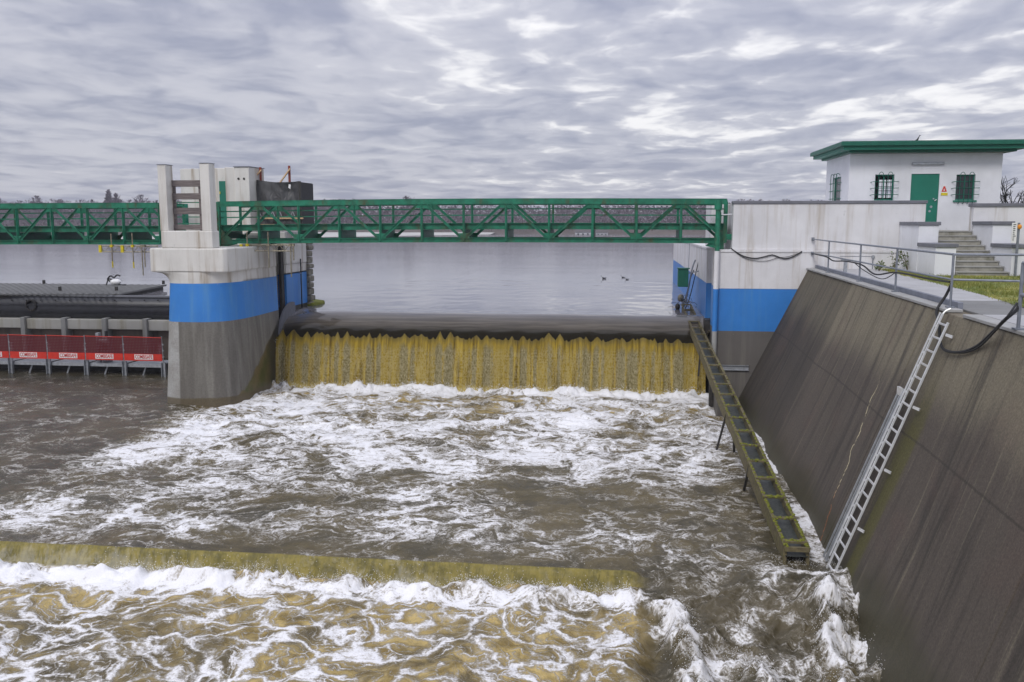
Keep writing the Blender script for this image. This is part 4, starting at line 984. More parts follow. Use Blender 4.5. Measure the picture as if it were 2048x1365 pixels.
# ------------------------------------------------------------------ the pier
YP = 31.5
pi_ = thing('pier', (-16, 33, -5), 'massive river pier with flared cap, painted white, blue and grey, left of the weir', 'pier')
def shaft(z, o=0.0):      # plan outline of the shaft at height z (slight batter)
    b_ = .055 * (-z) - .02
    pts_ = [(-14.72, 36.3), (-14.72, 34.2), (-14.78, 33.0), (-14.98, 32.2), (-15.35, 31.72), (-15.85, 31.5), (-16.4, 31.48), (-16.85, 31.55), (-17.15, 31.8), (-17.22, 32.4), (-17.24, 34.0), (-17.24, 40.2), (-14.8, 40.2), (-14.72, 40.0), (-14.72, 37.45), (-15.15, 37.45), (-15.15, 36.3)]
    out = []
    for i, (x_, y_) in enumerate(pts_):
        w = 1 if i < 12 else (0 if i > 11 else 1)
        bx = b_ * (1 if x_ > -15.9 else -1) * .9 if (i in (1, 2, 3, 4, 7, 8, 9, 10)) else 0
        by = -b_ * (1 if y_ < 33 else 0)
        if i in (0,): bx = b_ * .5
        out.append((x_ + bx + o * (1 if x_ > -15.9 else -1) * (1 if i not in (15, 16) else 0), y_ + by - o * (1 if y_ < 33 else 0), z))
    fr = curve([Vector(q_) for q_ in out[1:11]], 4)
    out = [out[0]] + [tuple(q_) for q_ in fr] + out[11:]
    return out[::-1]
zb1 = ony(400, 568, 31.45).z; zb2 = ony(400, 645, 31.4).z
MB().loft([shaft(zb1 + .06), shaft(zb1)]).build('white_collar', 'white_pier', pi_, smooth=True)
k = MB(); rg = []
zc0 = ony(400, 545, YP).z
rg = []
for i in range(7):
    t = i / 6; o_ = .62 * (1 - math.sqrt(max(0, 1 - (1 - t) ** 2))) ; z_ = zb1 + (zc0 - zb1) * (1 - t)
    s_ = shaft(z_); rg.append([(x_ + (-o_ if x_ < -15.9 else 0.0) , y_ - (.06 * (1 - t) if y_ < 33 else 0), z_) for (x_, y_, _z) in s_])
MB().loft(rg).build('flare', 'white_pier', pi_, smooth=True)
MB().loft([shaft(zb2), shaft(zb1)]).build('blue_band', 'blue_paint', pi_, smooth=True)
MB().loft([shaft(-7), shaft(-4.9), shaft(zb2)]).build('base', 'pier_base', pi_, smooth=True)
# pier cap
zs = ony(400, 497, YP).z; ztp = ony(400, 462, YP).z
xa = ony(301, 520, YP).x; xb = ony(452, 520, YP).x
cap = [(xa, YP - .05), (xb - .1, YP - .05), (xb + .02, YP + .1), (-14.68, YP + .9), (-14.68, 36.3), (-14.68 - .43, 36.3), (-15.11, 37.45), (-14.68, 37.45), (-14.68, 40.0), (xa, 40.0)]
MB().prism(cap, zc0, zs).build('cap', 'white_pier', pi_, bevel=.05)
MB().prism([(-14.70, 37.45), (-14.70, 40.0), (-17.3, 40.0), (-17.3, 36.6), (-15.15, 36.6), (-15.15, 37.45)], zs, 1.32).build('rear_deck', 'white_pier', pi_, bevel=.03)
ux0 = ony(322, 480, YP).x; ux1 = ony(432, 480, YP).x
ux1 = ony(425, 480, YP).x
MB().box(ux0, YP, zs, ux1, YP + .6, ztp).build('upper_block', 'white_pier', pi_, bevel=.04)
ztc = ony(330, 330, YP).z; ztc2 = ony(415, 327, YP).z
c1 = (ony(317, 400, YP).x, ony(333.5, 400, YP).x); c2 = (ony(401, 400, YP).x, ony(420, 400, YP).x)
def column(x0, x1, zt__, tw):
    MB().prism([(x0, YP + .02), (x1, YP + .02), (x1, YP + tw), (x0, YP + tw)], ztp - .01, zt__).build('column', 'white_pier', pi_, bevel=.02)
    MB().prism([(x0 - .015, YP), (x1 + .0, YP), (x1 + .015, YP + tw + .01), (x0 - .015, YP + tw + .01)], zt__, zt__ + .02).build('column_cap', 'grey_cap', pi_)
column(c1[0], c1[1], ztc, .55); column(c2[0], c2[1], ztc2, .5)
# timber slats between the columns
sf = thing('slatted_screen', (-16.9, YP + .6, ztp), 'weathered grey timber slat screen between the two pier columns', 'screen')
pxl, pxr = ony(343, 400, YP + .45).x, ony(404, 400, YP + .45).x
for (ya_, yb_) in ((361, 374), (387, 399.5), (416, 429), (450, 460)):
    za, zz = ony(370, ya_, YP + .45).z, ony(370, yb_, YP + .45).z
    MB().box(pxl, YP + .42, zz, pxr, YP + .47, za).build('slat', 'grey_timber', sf, bevel=.006)
for xx in (pxl, pxr - .14): MB().box(xx, YP + .475, ztp, xx + .14, YP + .56, ony(370, 361, YP + .45).z).build('slat_post', 'grey_timber', sf)
gr_ = thing('pier_railing', (-16.9, 34.1, ztp), 'thin green rails crossing behind the timber slat screen', 'railing')
for py_ in (405.5, 421, 434.5, 448):
    z_ = ony(370, py_, 33.9).z; MB().bar((ony(336, py_, 33.9).x, 33.9, z_), (ony(439, py_, 33.9).x, 33.9, z_), .035, .04).build('rail', 'green_paint', gr_)
for xx in (345, 436): MB().bar((ony(xx, 400, 33.9).x, 33.92, ztp - .6), (ony(xx, 400, 33.9).x, 33.92, 2.55), .04, .04).build('post', 'green_paint', gr_)
# winch house behind the bridge
YH = 37.0
def hx(px, Y=YH): return ony(px, 380, Y).x
zh = ony(440, 336, YH).z; zh2 = ony(480, 334.5, YH).z
wh = thing('winch_house', (-17, YH, 1.3), 'white concrete winch house with folded walls and a green door on the pier', 'building')
MB().prism([(hx(354), YH + .35), (hx(368), YH + .1), (hx(398), YH + .1), (hx(398), YH + 1.5), (hx(354), YH + 1.5)], 1.0, ony(370, 337.5, YH).z).build('wall', 'white_pier', wh, bevel=.02)
MB().prism([(hx(398) + .01, YH + .35), (hx(430), YH + .35), (hx(449), YH + .35), (hx(449), YH + 1.5), (hx(398) + .01, YH + 1.5)], 1.0, ony(440, 336.5, YH + .3).z).build('wall', 'white_pier', wh, bevel=.02)
MB().prism([(hx(449) + .01, YH + .08), (hx(466), YH + .2), (hx(470), YH - .0), (hx(499), YH - .0), (hx(499) + .1, YH + 1.4), (hx(449) + .01, YH + 1.5)], 1.0, zh2).build('wall', 'white_pier', wh, bevel=.02)
MB().prism([(hx(470) - .02, YH - .04), (hx(500), YH - .04), (hx(500) + .08, YH + 1.5), (hx(470) - .02, YH + 1.5)], zh2, zh2 + .03).build('roof', 'grey_cap', wh)
for px_ in (478, 489): MB().tube([(hx(px_), YH - .02, ony(px_, 358, YH).z), (hx(px_), YH + .02, ony(px_, 358, YH).z)], .05, 10).build('vent_hole', 'dark_steel', wh)
o = MB().box(hx(432.5), YH + .28, 1.35, hx(448), YH + .34, ony(440, 362, YH).z).build('door', 'green_door', wh, bevel=.01)
MB().box(hx(433.5), YH + .25, ony(440, 388, YH).z, hx(434.8), YH + .28, ony(440, 383, YH).z).build('handle', 'yellow_paint', o)
MB().box(hx(360), YH + .08, ony(440, 450, YH).z, hx(372), YH + .095, ony(440, 408, YH).z).build('hatch', 'green_door', wh)
# tarpaulin enclosure
YT = 37.6
def tarp():
    r_ = thing('tarpaulin_shelter', (hx(550, YT), YT, 1.3), 'black tarpaulin hung over a scaffold frame beside the winch house', 'tarpaulin', None)
    x0, x1 = hx(501, YT), hx(600, YT); zt_, zb_ = ony(550, 361, YT).z, ony(550, 456, YT).z
    xs_ = np.linspace(x0, x1, 60); zs_ = np.linspace(zb_, zt_, 40); X, Z = np.meshgrid(xs_, zs_); t = (Z - zb_) / (zt_ - zb_)
    Y = YT + .10 * fbm(X * 1.6 + t * 1.2, Z * .5, 3, 3) + .07 * np.sin(X * 7 + 2.5 * t + fbm(X, Z, 2, 7) * 2) * (.3 + .7 * t)
    Zt = Z + t * (.05 * np.sin(X * 2.2) - .03 * (X - x0))
    o = grid_obj('front_sheet', X - r_.location.x, Y - r_.location.y, Zt - r_.location.z, {}, 'tarpaulin'); o.parent = r_
    MB().box(x1 - .02, YT + .02, zb_, x1 + .03, YT + 1.6, zt_ - .1).build('side_sheet', 'black_rubber', r_)
    MB().box(x0, YT + .1, zt_ - .12, x1, YT + 1.6, zt_ - .08).build('top_sheet', 'black_rubber', r_)
    MB().box(x0 - .06, YT - .03, zb_, x0 + .06, YT + .06, zt_).build('frame_post', 'dark_steel', r_); MB().box(x1 - .05, YT - .03, zb_ - .5, x1 + .04, YT + .06, zt_ - .05).build('frame_post', 'dark_steel', r_)
    MB().add([(hx(579, YT), YT - .13, ony(579, 376, YT).z), (hx(583, YT), YT - .13, ony(583, 379, YT).z), (hx(584, YT), YT - .13, ony(583, 370, YT).z), (hx(580, YT), YT - .13, ony(580, 369, YT).z)], [(0, 1, 2, 3)]).build('torn_patch', 'label_white', r_)
    # timber and zig-zag lattice seen under the sheet
    zl_ = ony(550, 437, YT).z
    MB().bar((x0 + .3, YT - .12, zl_), (x1 + .15, YT - .12, zl_), .05, .06).build('scaffold_board', 'fresh_timber', r_)
    MB().bar((x0 + .3, YT - .12, ony(550, 451, YT).z), (x0 + 1.1, YT - .12, ony(550, 451, YT).z), .05, .1).build('scaffold_board', 'fresh_timber', r_)
    for px_ in (519, 546, 560, 586):
        for s in (-1, 1): MB().bar((hx(px_, YT), YT - .14, ony(px_, 423, YT).z), (hx(px_ + s * 5, YT), YT - .14, ony(px_, 435, YT).z), .02, .03).build('lattice_brace', 'galvanised', r_)
    return r_
tarp()
for px_, a_, b_, lab in ((517, 334, 362, 'rust red steel prop with a timber brace standing nearest the winch house'), (575, 331, 364, 'rust red steel prop with a timber brace above the far corner of the tarpaulin')):
    r_ = thing('steel_prop', (hx(px_, YT), YT + .3, 3.4), lab, 'prop', 'red props above the tarpaulin')
    MB().box(hx(px_ - 1.8, YT), YT + .25, ony(px_, b_ + 12, YT).z, hx(px_ + 1.8, YT), YT + .33, ony(px_, a_, YT).z).build('post', 'rust_red', r_)
    MB().bar((hx(px_ - 18, YT), YT + .1, ony(px_, b_ + 4, YT).z), (hx(px_ + 3, YT), YT + .22, ony(px_, a_ + 6, YT).z), .05, .09, up=(0, 1, 0)).build('brace', 'fresh_timber', r_)
# gate slot with rack
rk = thing('gate_rack', (-14.8, 36.5, -3), 'dark toothed lifting rack standing in the slot of the pier', 'rack')
MB().box(-15.1, 36.75, -5.5, -14.95, 37.0, 1.0).build('rack_bar', 'dark_steel', rk)
rt = MB()
for i in range(64): z_ = -5.2 + i * .095; rt.box(-14.95, 36.5, z_, -14.86, 36.8, z_ + .05)
o = rt.build('teeth', 'stone_block', rk); o['kind'] = 'stuff'
MB().box(-14.92, 37.1, -4.2, -14.80, 37.40, .8).build('guide_bar', 'dark_steel', rk)
dp = thing('dip_tube', (-14.6, 38.3, -1), 'black gauge tube fixed down the white and blue rear face of the pier', 'tube')
MB().tube([(-14.62, 39.0, -2.6), (-14.62, 39.0, ony(602, 518, 39).z)], .03, 7).build('tube_body', 'black_rubber', dp); MB().box(-14.68, 38.97, -.6, -14.6, 39.03, -.55).build('clip', 'galvanised', dp)
# stone facing at the upstream corner
sc = thing('stone_cladding', (-14.6, 40.2, -2), 'column of rough hewn stone blocks at the upstream corner of the pier', 'stonework')
z_ = -2.9
while z_ < 1.0:
    h_ = random.uniform(.24, .36); a = random.uniform(-.03, .03)
    MB().box(-15.3, 40.02, z_, -14.58 + a, 40.65 + random.uniform(-.08, .08), z_ + h_ - .03).build('stone', 'stone_block', sc, bevel=.06); z_ += h_
MB().prism([(-15.3, 40.0), (-14.4, 40.0), (-14.25, 40.7), (-14.4, 41.6), (-15.3, 42.4)], -3, -2.05).build('mossy_footing', 'moss', sc, bevel=.1)

# ------------------------------------------------------------------ scaffold beams hanging under the bridges
def scaff(x0, x1, z, Y, label, drops, yel):
    r_ = thing('scaffold_beam', (x0, Y, z), label, 'scaffold', 'scaffold beams under the bridges'); h_ = .24
    for zz in (z, z - h_): MB().tube([(x0, Y, zz), (x1, Y, zz)], .024, 6).build('beam_tube', 'scaffold_tube', r_)
    k = MB(); n = int((x1 - x0) / .2)
    for i in range(n): a = x0 + (x1 - x0) * i / n; b_ = x0 + (x1 - x0) * (i + 1) / n; k.bar((a, Y, z - (h_ if i % 2 else 0)), (b_, Y, z - (0 if i % 2 else h_)), .02, .02)
    k.build('lattice', 'scaffold_tube', r_)
    for e in yel: MB().box(e - .05, Y - .04, z - h_ - .03, e + .07, Y + .04, z + .03).build('end_clamp', 'yellow_paint', r_)
    for (dx, za, zb_, c) in drops:
        MB().tube([(dx, Y - .07, za), (dx, Y - .07, zb_)], .026, 6).build('drop_tube', 'scaffold_tube', r_)
        MB().box(dx - .05, Y - .13, z - .05, dx + .05, Y - .02, z + .05).build('coupler', 'yellow_paint' if c else 'scaffold_tube', r_)
        if c: MB().tube([(dx, Y - .07, zb_ - .03), (dx, Y - .07, zb_ + .22)], .031, 6).build('painted_tip', 'yellow_paint', r_)
def zz_(py, Y=YN - .25): return ony(400, py, Y).z
def xx_(px, Y=YN - .25): return ony(px, 490, Y).x
scaff(xx_(199), xx_(316), zz_(493), YN - .25, 'yellow ended lattice scaffold beam under the left footbridge span', [(xx_(225), zz_(468), zz_(535), 1), (xx_(267), zz_(467), zz_(536), 1), (xx_(285), zz_(495), zz_(552), 0), (xx_(290), zz_(497), zz_(535), 0)], [xx_(200), xx_(244)])
scaff(xx_(482), xx_(588), zz_(490), YN - .25, 'lattice scaffold beam with drop tubes under the long footbridge by the pier', [(xx_(496), zz_(465), zz_(535), 1), (xx_(538), zz_(464), zz_(535), 0), (xx_(582), zz_(487), zz_(553), 0), (xx_(588), zz_(487), zz_(520), 0)], [xx_(482)])

# ------------------------------------------------------------------ left bay: dam tube, pontoon, walkway
YTB = 42.3
def tz(py, Y): return ony(170, py, Y).z
x_l = ony(-260, 600, YTB).x; x_r = -17.3
tb = thing('boom_pipe', (-24, YTB, -3), 'huge black ribbed boom pipe lying across the left bay with a round port', 'pipe')
zt_, zb_ = tz(590, YTB), tz(643, YTB); cz = (zt_ + zb_) / 2; rr = (zt_ - zb_) / 2
prof = []
for i in range(28):
    a = 2 * math.pi * i / 28; r_ = rr * (1 + (.035 if abs(math.sin(a * 1 - .35)) < .14 else 0)); prof.append((r_ * .85 * math.cos(a), r_ * math.sin(a)))
MB().loft([[(x_, YTB + p[0], cz + p[1]) for p in prof] for x_ in (x_l, x_r)], True, True).build('pipe_body', 'black_pipe', tb, smooth=True)
MB().bar((x_l, YTB - rr * .80, cz + rr * .25), (x_r, YTB - rr * .80, cz + rr * .25), .10, .10).build('flange', 'black_pipe', tb)
MB().bar((x_l, YTB - rr * .45, cz + rr * .86), (x_r, YTB - rr * .45, cz + rr * .86), .08, .07).build('flange', 'black_pipe', tb)
pc = ony(63, 611, YTB - rr * .85); pv = MB()
pv.loft([[(pc.x + r_ * math.cos(a), YTB - rr * .75 - dy, pc.z + r_ * math.sin(a)) for a in [2 * math.pi * i / 20 for i in range(20)]] for r_, dy in ((.30, 0), (.30, .16), (.24, .16), (.22, .0))], False, True)
pv.build('port', 'dark_steel', tb, smooth=False)
for px_ in (24, 53, 82, 111, 140, 170, 200, 230, 260, 289, 316):
    v = ony(px_, 601, YTB - rr * .78); MB().ball((v.x, YTB - rr * .80, v.z), .045, 1, .5, 1, 8, 6).build('bolt', 'black_rubber', tb)
# concrete beam wall under the pipe
bw = thing('bay_wall', (-24, 41.5, -4), 'weathered concrete beam wall with pilasters under the black pipe', 'wall')
z0_, z1_ = tz(660, 41.5), tz(640, 41.5)
for i in range(10):
    a = ony(-190 + i * 81, 650, 41.5).x; b_ = min(ony(-190 + (i + 1) * 81 - 8, 650, 41.5).x, -17.3)
    if a < -17.4: MB().box(a, 41.5, z0_ + .02 * (i % 3), b_, 42.0, z1_ + .02).build('beam', 'pale_concrete', bw, bevel=.03)
for i in range(9):
    a = ony(-190 + (i + 1) * 81 - 5, 650, 41.5).x
    if a < -17.6: MB().box(a - .1, 41.35, -6.5, a + .14, 42.0, z1_ + .1).build('pilaster', 'bare_concrete', bw, bevel=.02)
MB().box(x_l - 4, 41.9, -7, -17.3, 42.5, z0_).build('lower_wall', 'brown_concrete', bw)
# pontoon with a corrugated roof
pn = thing('pontoon', (-30, 45, -2), 'low grey roofed work pontoon floating behind the black pipe', 'pontoon')
pz = -1.93
q = [onz(-300, 571, pz), onz(-300, 588, pz), onz(238, 588, pz), onz(333, 570, pz)]
q = [(v.x, v.y) for v in q]; q = [(q[1][0], q[1][1]), (q[2][0], q[2][1]), (q[3][0], q[3][1]), (q[0][0], q[3][1])]
MB().prism(q, pz - .08, pz).build('roof', 'pontoon_roof', pn)
MB().prism([(x_ + (.1 if i in (0, 3) else -.15), y_ + (.12 if i < 2 else -.12)) for i, (x_, y_) in enumerate(q)], ZU - .2, pz - .1).build('hull', 'dark_steel', pn)
for i in range(44):
    t = i / 43; a = q[0][0] + (q[1][0] - q[0][0]) * t; b_ = q[3][0] + (q[2][0] - q[3][0]) * t
    MB().bar((a, q[0][1], pz + .012), (b_, q[3][1], pz + .012), .06, .025).build('roof_rib', 'pontoon_roof', pn)
for px_, py_ in ((88, 568), (120, 582), (233, 582), (327, 569)):
    v = onz(px_, py_, pz); MB().box(v.x - .06, v.y - .06, pz, v.x + .06, v.y + .06, pz + .22).build('bollard', 'dark_steel', pn)
wv = onz(232, 571, pz); pm = thing('pump', (wv.x, wv.y, pz), 'white pump body with black hoses on the pontoon roof', 'pump')
MB().ball((wv.x, wv.y, pz + .2), .22, 1.5, 1, .8, 12, 8).build('casing', 'label_white', pm, smooth=True)
MB().tube(curve([(wv.x - .3, wv.y, pz + .2), (wv.x - .5, wv.y, pz + .35), (wv.x - .3, wv.y, pz + .55), (wv.x - .1, wv.y, pz + .45), (wv.x + .1, wv.y, pz + .6), (wv.x + .3, wv.y, pz + .55)]), .045, 6).build('hose', 'black_rubber', pm)
MB().tube(curve([(wv.x - .6, wv.y, pz + .02), (wv.x - .45, wv.y, pz + .35), (wv.x - .2, wv.y, pz + .3), (wv.x + .2, wv.y, pz + .05), (wv.x + .6, wv.y, pz + .03)]), .04, 6).build('hose', 'black_rubber', pm)
# working platform with red nets
YK = 37.0
wk = thing('work_platform', (-22, YK, -4.5), 'galvanised temporary work platform on steel piles over the left bay', 'platform')
def kx(px): return ony(px, 720, YK).x
zdk = tz(731, YK); zfl = tz(722, YK)
pxs = [-52, 22.6, 98, 174, 250, 328]
for i, px_ in enumerate(pxs):
    x_ = kx(px_); ztop_ = tz(718, YK) - .04 * (i - 1) * .6
    k = MB().box(x_ - .10, YK - .02, -6.6, x_ + .10, YK + .01, ztop_); k.box(x_ - .10, YK - .12, -6.6, x_ - .08, YK - .02, ztop_); k.box(x_ + .08, YK - .12, -6.6, x_ + .10, YK - .02, ztop_)
    k.build('pile', 'galvanised', wk)
    if i < len(pxs) - 1:
        x2 = kx(pxs[i + 1]); MB().box(x_ + .11, YK + .02, zdk - .04, x2 - .11, YK + .06, zdk + .10).build('edge_channel', 'galvanised', wk)
        for j in range(6):
            a = x_ + .1 + (x2 - x_ - .2) * j / 6; MB().box(a, YK + .07, zdk + .07, a + (x2 - x_ - .2) / 6 - .015, YK + 1.3, zdk + .10).build('deck_plank', 'galvanised', wk)
        MB().bar(((x_ + x2) / 2 - .5, YK + .1, -6.0), ((x_ + x2) / 2 - .1, YK + .3, zdk), .10, .06).build('brace', 'galvanised', wk)
        MB().box((x_ + x2) / 2 - .08, YK + 1.35, -5.4, (x_ + x2) / 2 + .06, YK + 1.42, tz(688, YK + 1.4)).build('rear_post', 'galvanised', wk)
MB().box(kx(-52), YK + 1.25, zdk - .5, kx(335), YK + 1.3, zdk - .05).build('rear_beam', 'dark_steel', wk)
for i, px_ in enumerate(pxs):
    r_ = thing('net_post', (kx(px_), YK - .05, zdk), ['guard net post just outside the left edge of the view', 'guard net post nearest the left edge of the view', 'second guard net post from the left edge of the view', 'middle guard net post on the work platform', 'guard net post just right of the grey winch', 'guard net post touching the pier'][i] or 'guard net post outside the left edge of the view', 'post', 'edge protection posts of the platform')
    x_ = kx(px_); MB().tube([(x_, YK - .05, tz(723, YK)), (x_ - .04, YK - .05, tz(671, YK))], .028, 7).build('post_tube', 'galvanised', r_)
    for j in range(3): z_ = tz(712 - 12 * j, YK); MB().box(x_ - .02, YK - .10, z_, x_ + .05, YK - .04, z_ + .06).build('hook', 'galvanised', r_)
names_ = ['guard net panel at the left edge of the view with half a printed banner', 'guard net panel with its banner print between first and second posts', 'guard net panel with a banner left of the grey winch', 'guard net panel in front of the grey winch', 'guard net panel with a banner ending at the pier']
lab_px = {0: (-40, 8), 1: (43, 78), 2: (122, 158), 3: (194, 230), 4: (272, 309)}
for i in range(len(pxs)):
    x0 = kx(pxs[i]) + .03; x1 = kx(pxs[i + 1]) - .03 if i < len(pxs) - 1 else -17.3
    if i == len(pxs) - 1: continue
    r_ = thing('guard_net', (x0, YK - .09, zdk), names_[i], 'safety net', 'red guard nets on the platform')
    yy = YK - .09
    MB().add([(x0, yy, tz(708, YK)), (x1, yy, tz(708, YK)), (x1, yy, tz(672, YK)), (x0, yy, tz(672, YK))], [(0, 1, 2, 3)]).build('net', 'red_net', r_)
    MB().tube([(x0, yy, tz(672, YK)), (x1, yy, tz(673, YK))], .018, 6).build('border_rope', 'red_banner', r_)
    ban = MB().box(x0, yy - .012, tz(719, YK), x1, yy + .006, tz(705.5, YK)).build('banner', 'red_banner', r_)
    if i in lab_px:
        a, b_ = lab_px[i]; a, b_ = kx(a), kx(b_); za, zb__ = tz(716.5, YK), tz(706.5, YK)
        MB().box(a, yy - .022, za, b_, yy - .013, zb__).build('label', 'label_white', ban)
        lettering('COMBISAFE', (zb__ - za) * 1.05, ((a + b_) / 2, yy - .026, (za + zb__) / 2), (math.pi / 2, 0, 0), 'label_red', ban, width=(b_ - a) * .92)
wn = thing('winch', (kx(197), YK + .6, zdk), 'grey hand winch machine standing on the work platform behind the net', 'winch')
MB().box(kx(186), YK + .3, zdk + .1, kx(192), YK + .5, tz(668, YK)).build('mast', 'galvanised', wn); MB().box(kx(196), YK + .35, zdk + .1, kx(209), YK + .7, tz(676, YK)).build('gear_case', 'rail_steel', wn, bevel=.04)
MB().tube([(kx(194), YK + .3, tz(686, YK)), (kx(211), YK + .3, tz(686, YK))], .14, 12).build('drum', 'galvanised', wn); MB().box(kx(202), YK + .4, tz(676, YK), kx(206), YK + .5, tz(664, YK)).build('lever', 'black_rubber', wn)

# ------------------------------------------------------------------ control house, steps
YH2 = 37.0; hx0 = ony(1697, 380, YH2).x; hx1 = ony(2001, 380, YH2).x; ZF = 1.45; zhT = 4.45; YR = 41.0
hs = thing('control_house', (hx0, YH2, ZF), 'small white flat roofed control house with green eaves and barred windows', 'building')
def sx(px, Y=YH2): return ony(px, 400, Y).x
def sz(py, Y=YH2, px=1850): return ony(px, py, Y).z
wL = (sx(1748), sx(1786.5), sz(401), sz(349)); wR = (sx(1910), sx(1948), sz(401), sz(350)); dr = (sx(1820), sx(1876.5), ZF + .02, sz(348))
def wall_with(name, openings, x0, x1, z0, z1, y0, y1, axis='x'):
    k = MB(); ops = sorted(openings); c = x0
    def bx(a, b_, za, zb__):
        if b_ - a > 1e-3 and zb__ - za > 1e-3:
            k.box(a, y0, za, b_, y1, zb__) if axis == 'x' else k.box(y0, a, za, y1, b_, zb__)
    for (a, b_, za, zb__) in ops:
        bx(c, a, z0, z1); bx(a, b_, z0, za); bx(a, b_, zb__, z1); c = b_
    bx(c, x1, z0, z1); return k.build(name, 'white_house', hs)
wall_with('front_wall', [wL, dr, wR], hx0, hx1, -.5, zhT, YH2, YH2 + .25)
# the window in the back wall lines up with the one in front
bwL = (sx(1755, YR - .2), sx(1790, YR - .2), sz(398, YR - .2), sz(357, YR - .2))
wall_with('rear_wall', [bwL], hx0, hx1, -.5, zhT, YR - .25, YR)
sy0, sy1 = 38.3, 39.2
sl_ = onx(1665, 380, hx0); sr_ = onx(1681, 380, hx0)
sy0, sy1 = min(sl_.y, sr_.y), max(sl_.y, sr_.y)
wall_with('side_wall', [(sy0, sy1, ZF + .9, sz(349))], YH2 + .26, YR - .26, -.5, zhT, hx0, hx0 + .25, 'y')
MB().box(hx1 - .25, YH2 + .26, -.5, hx1, YR - .26, zhT).build('side_wall', 'white_house', hs)
MB().box(hx0 + .26, YH2 + .26, ZF - .1, hx1 - .26, YR - .26, ZF).build('floor', 'interior', hs)
MB().box(hx0, YH2, zhT + .001, hx1, YR, zhT + .05).build('ceiling', 'interior', hs)
def window(w, y, outward=-1, back=False):
    x0, x1, z0, z1 = w; t = .05
    fr = MB(); yy = y + .1
    fr.box(x0, yy, z0, x0 + t, yy + .06, z1); fr.box(x1 - t, yy, z0, x1, yy + .06, z1); fr.box(x0 + t, yy, z0, x1 - t, yy + .06, z0 + t); fr.box(x0 + t, yy, z1 - t, x1 - t, yy + .06, z1)
    f = fr.build('window', 'green_door', hs); f['label'] = 'rear window' if back else 'green framed window behind a bowed iron grille'
    MB().box((x0 + x1) / 2 - .02, yy + .01, z0 + t, (x0 + x1) / 2 + .02, yy + .05, z1 - t).build('mullion', 'green_door', f)
    if back:
        for i in range(4): zz = z0 + (z1 - z0) * (i + 1) / 5; MB().box(x0 + t, yy + .02, zz - .012, x1 - t, yy + .04, zz + .012).build('glazing_bar', 'green_door', f)
        for q in (.25, .75): xx = x0 + (x1 - x0) * q; MB().box(xx - .01, yy + .02, z0 + t, xx + .01, yy + .04, z1 - t).build('glazing_bar', 'green_door', f)
    MB().box(x0 - .08, y - .06, z0 - .07, x1 + .08, y + .08, z0 - .005).build('sill', 'green_door', f)
    if not back:
        for j in range(4):
            xx = x0 + (x1 - x0) * (.14 + .24 * j)
            MB().tube(curve([(xx, y + .04, z0 - .12), (xx, y - .12, z0 - .08), (xx, y - .14, (z0 + z1) / 2), (xx, y - .14, z1 - .05)]), .012, 5).build('grille_bar', 'green_dark', f)
        for j in (0, 2):
            xa_, xb_ = x0 + (x1 - x0) * (.14 + .24 * j), x0 + (x1 - x0) * (.14 + .24 * (j + 1)); c_ = (xa_ + xb_) / 2; r__ = (xb_ - xa_) / 2 * 1.05
            MB().tube([(c_ - r__ * math.cos(a), y - .14, z1 - .05 + r__ * 1.5 * math.sin(a)) for a in [math.pi * q / 10 for q in range(11)]], .012, 5).build('grille_hoop', 'green_dark', f)
        for j in range(3):
            zz = z0 + (z1 - z0) * (.22 + .25 * j); MB().tube([(x0 - .17, y - .01, zz - .02), (x0 - .10, y - .15, zz), (x1 + .10, y - .15, zz), (x1 + .17, y - .01, zz + .02)], .013, 5).build('grille_bar', 'green_dark', f)
    return f
fL = window(wL, YH2); fR = window(wR, YH2); window(bwL, YR - .22, back=True)
MB().box(wR[0] + .05, YH2 + .12, wR[2] + .05, wR[1] - .05, YH2 + .13, wR[3] - .05).build('pane', 'glass_dark', fR)
f = MB(); t = .05; z0, z1 = ZF + .9, sz(349)
f.box(hx0 + .08, sy0, z0, hx0 + .14, sy0 + t, z1); f.box(hx0 + .08, sy1 - t, z0, hx0 + .14, sy1, z1); f.box(hx0 + .08, sy0 + t, z0, hx0 + .14, sy1 - t, z0 + t); f.box(hx0 + .08, sy0 + t, z1 - t, hx0 + .14, sy1 - t, z1)
f = f.build('window', 'green_door', hs); MB().box(hx0 + .10, sy0 + t, z0 + t, hx0 + .11, sy1 - t, z1 - t).build('pane', 'glass_dark', f)
for j in range(3): yy = sy0 + (sy1 - sy0) * (.15 + .35 * j); MB().tube(curve([(hx0 - .12, yy, z0 - .1), (hx0 - .14, yy, z1 - .05), (hx0 - .08, yy, z1 + .13), (hx0 + .02, yy, z1 + .05)]), .013, 5).build('grille_bar', 'green_dark', f)
for j in range(3): zz = z0 + (z1 - z0) * (.3 + .25 * j); MB().tube([(hx0, sy0 - .15, zz), (hx0 - .13, sy0 - .05, zz), (hx0 - .13, sy1 + .05, zz), (hx0, sy1 + .12, zz)], .013, 5).build('grille_bar', 'green_dark', f)
do = MB().box(dr[0], YH2 + .04, dr[2], dr[1], YH2 + .10, dr[3]).build('door', 'green_door', hs, bevel=.01)
hz_ = sz(402); MB().bar((sx(1869), YH2 + .0, hz_), (sx(1873), YH2 + .0, hz_ + .05), .03, .035).build('handle', 'aluminium', do)
for px_, py_, r__ in ((1862, 414, .05), (1859, 423, .045), (1867, 398, .03)):
    v = ony(px_, py_, YH2 + .035); MB().tube([(v.x, YH2 + .045, v.z), (v.x, YH2 + .03, v.z)], r__, 10).build('lock_plate', 'galvanised', do)
lt = MB().box(sx(1819), YH2 - .10, sz(330.5), sx(1883), YH2 - .005, sz(325)).build('light_fitting', 'galvanised', hs, bevel=.02)
